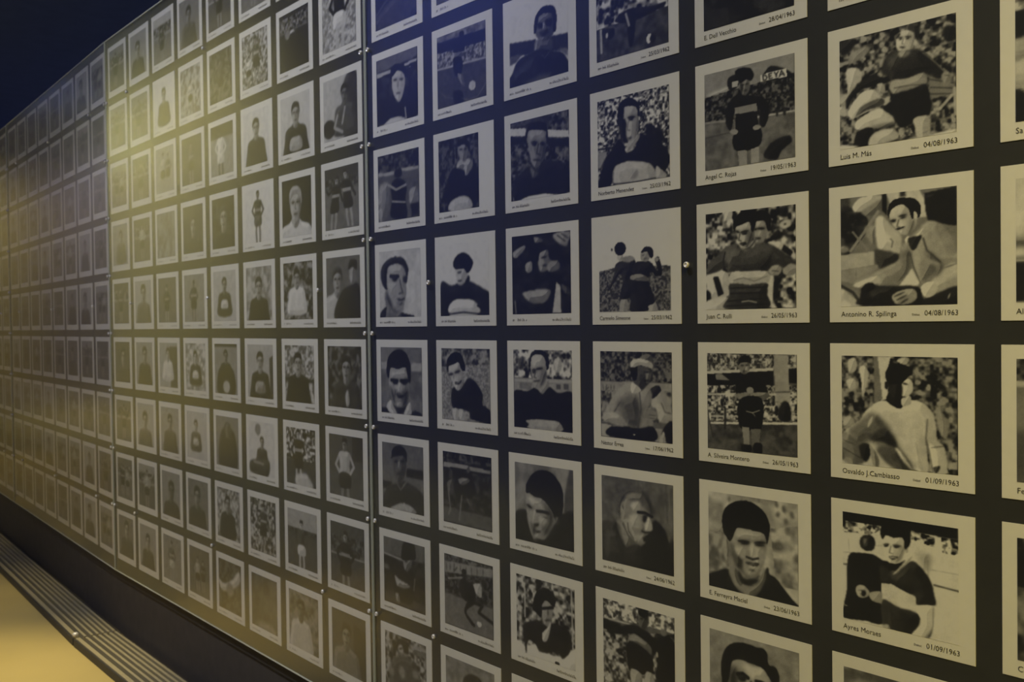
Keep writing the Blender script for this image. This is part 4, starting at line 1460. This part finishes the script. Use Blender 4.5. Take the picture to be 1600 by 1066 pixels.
D = dict
pt, pl, sd = portrait, player, stadium
LIGHT_CROWD, DARK_CROWD = (.3, .85, 45), (.06, .4, 45)
SMALL = {
    (7, -4): ('group of dark players', sd(.3) + pl(350, 250, .8) + pl(680, 300, .75)),
    (7, -3): ('dark player above bright shorts', ['B .75', 'C .5 .8 50 0,0 1000,0 1000,1000 0,1000'] + pl(520, -120, 1.35, shirt=.13, shorts=.85, skin=.75, band=None)),
    (7, -2): ('seated man turned aside with a ball', pt(640, 300, .62, .74, .4, .1, .3, None, None, ['P .22 20 620,120 1000,60 1000,1000 620,1000']) + ['E .15 12 170,800 190 150 0', 'L .65 60 420,620 330,800 560,900', 'L .65 50 640,520 560,760']),
    (7, -1): ('two running players', sd(.42, .25, (.12, .4, 50), .35, 180, 350) + pl(310, 170, .95, lean=-70, shirt=.12, arm='out', skin=.6) + pl(670, 90, 1.0, lean=60, shirt=.12, skin=.62, arm='out')),
    (7, 0): ('man beside a second blurred head', ['B .4'] + pt(340, 380, .85, .32, .6, .25, .75)[1:] + ['P .15 14 420,600 700,480 950,480 1000,1000 250,1000', 'P .55 16 700,200 850,180 880,360 780,470 700,380', 'P .12 12 660,220 720,80 900,90 900,240 800,180']),
    (7, 1): ('young man looking down to the left', pt(560, 360, .82, .33, .55, .12, .22, None, (.12, .45, 90)) + ['P .7 14 520,800 600,700 640,900 560,980']),
    (7, 2): ('player in white shirt with clasped hands', ['B .32', 'Q .2 10 700,0 1000,0 1000,400 700,380'] + pl(470, 90, 1.3, shirt=.72, band=None, skin=.5, hair=.08, shorts=.15)),
    (7, 3): ('player in dark jersey with pale waistband', sd(.3, .3, (.12, .4, 60), .6, 200, 520) + pl(450, 160, 1.15, shirt=.1, band=.55, shorts=.12)),
    (7, 4): ('dim shirtless man', ['B .28', 'Q .15 20 650,150 1000,200 1000,1000 650,1000'] + pt(440, 380, .8, .3, .45, .15, .42)[1:]),
    (8, -4): ('two players with raised arms', sd(.4, .5) + pl(360, 200, .85, arm='out') + pl(700, 260, .75, shirt=.7)),
    (8, -3): ('dark print with one bright white ball', sd(.15, .2, (.12, .55, 50), .4, 80, 330) + ['E .85 10 450,420 110 95 0', 'P .1 15 250,450 650,400 900,700 900,1000 150,1000', 'E .5 14 290,380 90 80 0']),
    (8, -2): ('dark-jerseyed man on pale grey', pt(520, 330, .78, .8, .6, .13, .14, .65)),
    (8, -1): ('large bald head lit against black', pt(470, 440, 1.22, .12, .68, .66, .82)),
    (8, 0): ('dark-haired man in white shirt among trees', pt(470, 280, .6, .3, .6, .08, .86, None, (.05, .62, 90))),
    (8, 1): ('man looking right with thick dark hair', pt(460, 320, .75, .6, .62, .1, .14, None, (.35, .8, 60), ['Q .2 12 0,560 1000,580 1000,640 0,640'])),
    (8, 2): ('tall dark figure before a speckled crowd', ['B .5', 'C .1 .9 50 0,0 1000,0 1000,560 0,560', 'Q .25 10 0,560 1000,560 1000,1000 0,1000'] + pl(420, 60, 1.1, skin=.7) + ['P .75 20 350,820 700,780 900,1000 350,1000']),
    (8, 3): ('kneeling player with white socks', sd(.3, .66, (.1, .3, 60), .25, 330, 430) + pl(480, 200, 1.0, shirt=.25, skin=.7, shorts=.8, band=None)),
    (8, 4): ('man in bright overexposed jersey', pt(420, 300, .72, .4, .35, .15, .72, None, (.25, .5, 120))),
    (9, -4): ('player beside a goalpost', sd(.45, .6) + pl(480, 160, .9, shirt=.3)),
    (9, -3): ('tangle of players before light stands', ['B .5', 'C .25 .8 50 0,0 1000,0 1000,1000 0,1000'] + pl(560, 130, .9, lean=30, shirt=.25, arm='out') + pl(260, 420, .6, shirt=.8, skin=.6)),
    (9, -2): ('young man in round-necked dark jersey', pt(500, 330, .72, .86, .6, .12, .16)),
    (9, -1): ('full-length man, hand on hip, on white', ['B .88'] + pl(520, 80, 1.05, shirt=.2, band=.5, shorts=.3, skin=.4)),
    (9, 0): ('soft portrait on dappled grey', pt(500, 380, .75, .6, .6, .2, .14, None, (.5, .75, 110))),
    (9, 1): ('fringed boy in dark jersey', pt(500, 320, .72, .7, .62, .14, .16, .55, None, ['Q .25 14 860,250 1000,200 1000,1000 880,1000'])),
    (9, 2): ('small seated figure below round emblem', ['B .84', 'E .5 14 370,150 110 110 0'] + pt(520, 380, .42, .84, .55, .2, .22)[1:] + ['P .25 14 60,760 500,690 800,720 700,1000 60,960', 'L .55 50 200,760 560,780']),
    (9, 3): ('players jumping in a crowd', ['B .45', 'C .15 .75 60 0,0 1000,0 1000,1000 0,1000'] + pl(520, 120, .95, lean=-30, arm='out', shirt=.2)),
    (9, 4): ('plain grey-brown faded print', ['B .32', 'C .26 .36 200 0,0 1000,0 1000,1000 0,1000', 'P .45 40 300,900 700,850 1000,1000 300,1000']),
    (10, -4): ('player in dark kit', sd(.35, .3) + pl(500, 150, .95)),
    (10, -3): ('murky dark print of a figure', ['B .22', 'C .12 .4 80 0,0 1000,0 1000,1000 0,1000'] + pl(500, 180, .9, shirt=.25, skin=.4, band=None)),
    (10, -2): ('player in loose white shirt', ['B .55', 'Q .2 14 0,0 1000,0 1000,260 0,260'] + pl(450, 120, 1.1, shirt=.85, band=None, skin=.3, shorts=.8)),
    (10, -1): ('pale blurred face on dark grey', pt(520, 400, .95, .2, .55, .25, .2, None, (.12, .28, 120))),
    (10, 0): ('man in dark jersey holding a pale ball', pt(500, 280, .58, .75, .5, .15, .15, .8)),
    (10, 1): ('standing man in black sweater before a wall', pt(500, 250, .5, .55, .45, .12, .14, None, None, ['Q .12 6 0,0 1000,0 1000,60 0,60']) + ['P .12 14 150,600 330,450 680,450 880,620 860,1000 150,1000', 'E .7 14 520,850 150 130 0']),
    (10, 2): ('shadowy hooded figure on grey', ['B .5'] + pt(520, 300, .7, .5, .3, .12, .18)[1:] + ['P .2 20 250,300 800,300 900,1000 150,1000', 'P .35 20 420,150 640,150 620,420 450,420']),
    (10, 3): ('dark-haired man leaning forward, light crowd', pt(470, 300, .65, .6, .55, .12, .15, None, (.35, .75, 70))),
    (10, 4): ('dark print with a white slanting sleeve', ['B .3', 'C .15 .35 90 0,0 1000,0 1000,1000 0,1000', 'P .75 18 0,420 250,480 620,330 900,120 950,330 560,560 150,640', 'E .5 20 500,560 160 140 0']),
    (11, -4): ('curly-haired man', pt(480, 350, .7, .5, .5, .15, .3)),
    (11, -3): ('washed-out players', ['B .6', 'C .4 .75 70 0,0 1000,0 1000,1000 0,1000'] + pl(500, 300, .7, shirt=.8)),
    (11, -2): ('dim standing figure', ['B .3'] + pl(480, 140, .95, shirt=.35, skin=.55)),
    (11, -1): ('blurred pale face', pt(520, 420, .85, .3, .55, .3, .25)),
    (11, 0): ('turning figure', ['B .55'] + pl(480, 160, .95, shirt=.2, skin=.4)),
    (11, 1): ('man in white-fronted jersey', pt(500, 300, .55, .75, .7, .15, .2, .8, (.5, .85, 90))),
    (11, 2): ('slim man in open jacket', pt(460, 300, .5, .75, .65, .2, .3, .7)),
    (11, 3): ('heavy-browed face', pt(460, 350, .85, .45, .5, .12, .2)),
    (11, 4): ('two small figures', ['B .35'] + pl(420, 220, .8, shirt=.6) + pl(680, 260, .7)),
    (12, -4): ('faded sky above players', sd(.45, .7) + pl(480, 260, .8)),
    (12, -3): ('man in dark jersey on white', pt(520, 300, .62, .88, .6, .15, .2)),
    (12, -2): ('two light-clothed players', ['B .6'] + pl(400, 150, .9, shirt=.7) + pl(680, 200, .8, shirt=.3)),
    (12, -1): ('hazy, almost empty grey print', ['B .5', 'C .42 .58 150 0,0 1000,0 1000,1000 0,1000']),
    (12, 0): ('seated dark figure', ['B .4'] + pl(480, 200, .9, shirt=.15, skin=.6)),
    (12, 1): ('bride-white figure beside dark curtain', ['B .65', 'Q .25 14 560,100 1000,100 1000,1000 620,1000'] + pt(480, 260, .55, .65, .7, .15, .85)[1:]),
    (12, 2): ('man resting his chin', pt(520, 330, .7, .6, .5, .15, .25)),
    (12, 3): ('broad dark shape on grey', pt(520, 420, .9, .55, .35, .15, .2)),
    (12, 4): ('standing man in light trousers', ['B .5'] + pl(480, 140, .95, shirt=.3, shorts=.7)),
}
def generic(n, r):
    rng = random.Random(n * 31 + r)
    k = rng.choice((0, 0, 1, 1, 2))
    if k == 0: return pt(rng.randint(430, 570), rng.randint(300, 400), rng.uniform(.6, .9), rng.uniform(.3, .75), .55, .15, rng.uniform(.15, .35))
    if k == 1: return sd(.35, rng.uniform(.3, .6)) + pl(rng.randint(420, 580), 150, rng.uniform(.85, 1.0), shirt=rng.choice((.15, .25, .65)))
    return sd(.4, rng.uniform(.3, .6)) + pl(350, 200, .8) + pl(680, 230, .75, shirt=.6)
GENERIC_WORDS = {13: 'yellow-glared', 14: 'yellow-glared'}

# captions: (name, date); blurred ones are left as illegible small print
CAPTION = {
    (1, -1): ('Luis M. Más', '04/08/1963'), (1, 0): ('Antonino R. Spilinga', '04/08/1963'),
    (1, 1): ('Osvaldo J.Cambiasso', '01/09/1963'), (1, 2): ('Ayres Moraes', '01/09/1963'),
    (2, -2): ('E. Dell Vecchio', '28/04/1963'), (2, -1): ('Angel C. Rojas', '19/05/1963'),
    (2, 0): ('Juan C. Rulli', '26/05/1963'), (2, 1): ('A. Silveira Montero', '26/05/1963'),
    (2, 2): ('E. Ferreyra Maciel', '23/06/1963'),
    (3, -2): (None, '25/03/1962'), (3, -1): ('Norberto Menendez', '25/03/1962'), (3, 0): ('Carmelo Simeone', '25/03/1962'),
    (3, 1): ('Néstor Errea', '17/06/1962'), (3, 2): (None, '24/06/1962'),
    (0, -1): ('Sa', None), (0, 0): ('Al', None), (0, 1): ('Fer', None), (0, 2): ('Cés', None),
}
TEXT_CACHE = {}
def text_mesh(s, size, align):
    key = (s, size, align)
    if key in TEXT_CACHE: return TEXT_CACHE[key]
    cu = bpy.data.curves.new('text', 'FONT')
    cu.body = s; cu.size = size; cu.align_x = align; cu.resolution_u = 2
    o = bpy.data.objects.new('text', cu)
    col.objects.link(o)
    dg = bpy.context.evaluated_depsgraph_get()
    me = bpy.data.meshes.new_from_object(o.evaluated_get(dg))
    bpy.data.objects.remove(o); bpy.data.curves.remove(cu)
    me.materials.clear(); me.materials.append(M_INK)
    me.transform(Matrix.Rotation(PI / 2, 4, 'X'))
    TEXT_CACHE[key] = me
    return me

def small_print(width, seed):
    """Illegible fine print: rows of tiny strokes."""
    rng = random.Random(seed)
    bm = bmesh.new(); x = 0.0
    while x < width:
        if rng.random() < 0.16: x += 0.004; continue
        w = rng.uniform(0.0009, 0.0016); h = rng.choice((0.0048, 0.005, 0.0075))
        vs = [bm.verts.new(p) for p in ((x, 0, 0), (x + w, 0, 0), (x + w, 0, h), (x, 0, h))]
        bm.faces.new(vs)
        if rng.random() < 0.6:
            zz = rng.uniform(0, 0.004)
            bm.faces.new([bm.verts.new(p) for p in ((x, 0, zz), (x + 0.0035, 0, zz), (x + 0.0035, 0, zz + 0.001), (x, 0, zz + 0.001))])
        x += rng.uniform(0.0028, 0.0042)
    return bm_mesh('small_print', bm, M_SOFTINK)
SMALL_NAMES = [small_print(w, i) for i, w in enumerate((0.055, 0.07, 0.085, 0.062))]
SMALL_DATES = [small_print(0.068, 20 + i) for i in range(2)]

CT = 0.0016
bm = bmesh.new()
add_box(bm, 0, CW, -CT, 0, -CH, 0, 0.0004)
CARD = bm_mesh('photo_card', bm, M_CARD)
FAR_SHEETS = {}

def place_words(n, r):
    row = ORD[r + 4] + ' row'
    if n < 7: return '%s column right of near seam, %s' % (ORD[6 - n], row)
    if n < 15: return '%s column left of near seam, %s' % (ORD[n - 7], row)
    if n < 23: return '%s column past yellow glare, %s' % (ORD[n - 15], row)
    return '%s column past dark joint, %s' % (ORD[n - 23], row)

GRID = {-1: 40, 0: 60, 1: 150, 2: 136, 3: 116, 4: 100, 5: 84, 6: 74, 7: 56, 8: 50, 9: 42, 10: 38}
for k, p in enumerate(PANELS):
    cols = range(p.first, p.first + 8) if k < 3 else range(p.first, p.first + 4)
    for n in cols:
        for r in range(-4, 5):
            t = (n + p.off - p.s0) * U
            z = Z0 - (r - 1) * RP
            card = link('photo_card', CARD, None, place(p, t, 0.0002, z), (0, 0, heading(p)))
            u0, u1 = NARROW.get((n, r), (0.09, 0.897))
            v0, v1 = 0.09, 0.885
            w, h = (u1 - u0) * CW, (v1 - v0) * CH
            if (n, r) in BIG:
                ops = BIG[(n, r)]
                g = GRID[n]
                me = sheet('picture', paint(ops, g, g, 900 + n * 20 + r), w, h)
                label = LOOK[(n, r)]
            elif n < 15:
                if (n, r) in SMALL:
                    words, ops = SMALL[(n, r)]
                    label = 'photo of %s, %s' % (words, place_words(n, r))
                    if len(label.split()) > 16: label = label.rsplit(',', 1)[0]
                else:
                    ops = generic(n, r)
                    label = ('yellow-glared photo card, ' if n > 12 else 'photo card, ') + place_words(n, r)
                g = GRID.get(n, 30)
                me = sheet('picture', paint(ops, g, g, 900 + n * 20 + r), w, h)
            else:
                key = (n * 5 + r * 3) % 12
                if key not in FAR_SHEETS:
                    FAR_SHEETS[key] = sheet('picture', paint(generic(key + 40, key), 16, 20, key), w, h)
                me = FAR_SHEETS[key]
                label = 'faint hazy photo card, ' + place_words(n, r)
            tag(card, label, 'photograph', 'photo cards in rows under the glass')
            link('picture', me, card, (u0 * CW, -CT - 0.0004, -v0 * CH))
            if n >= 13: continue
            name, date = CAPTION.get((n, r), (None, None))
            zc = -0.958 * CH
            if name: link('name_caption', text_mesh(name, 0.0132, 'LEFT'), card, (u0 * CW, -CT - 0.0006, zc))
            elif n > 0: link('name_caption', SMALL_NAMES[(n + r * 3) % 4], card, (u0 * CW, -CT - 0.0006, zc))
            xe = 0.905 * CW
            if date:
                link('date_caption', text_mesh(date, 0.0130, 'RIGHT'), card, (xe, -CT - 0.0006, zc))
                link('debut_caption', text_mesh('Debut', 0.0055, 'RIGHT'), card, (xe - 0.0675, -CT - 0.0006, zc))
            elif n > 0: link('date_caption', SMALL_DATES[(n + r) % 2], card, (xe - 0.068, -CT - 0.0006, zc))
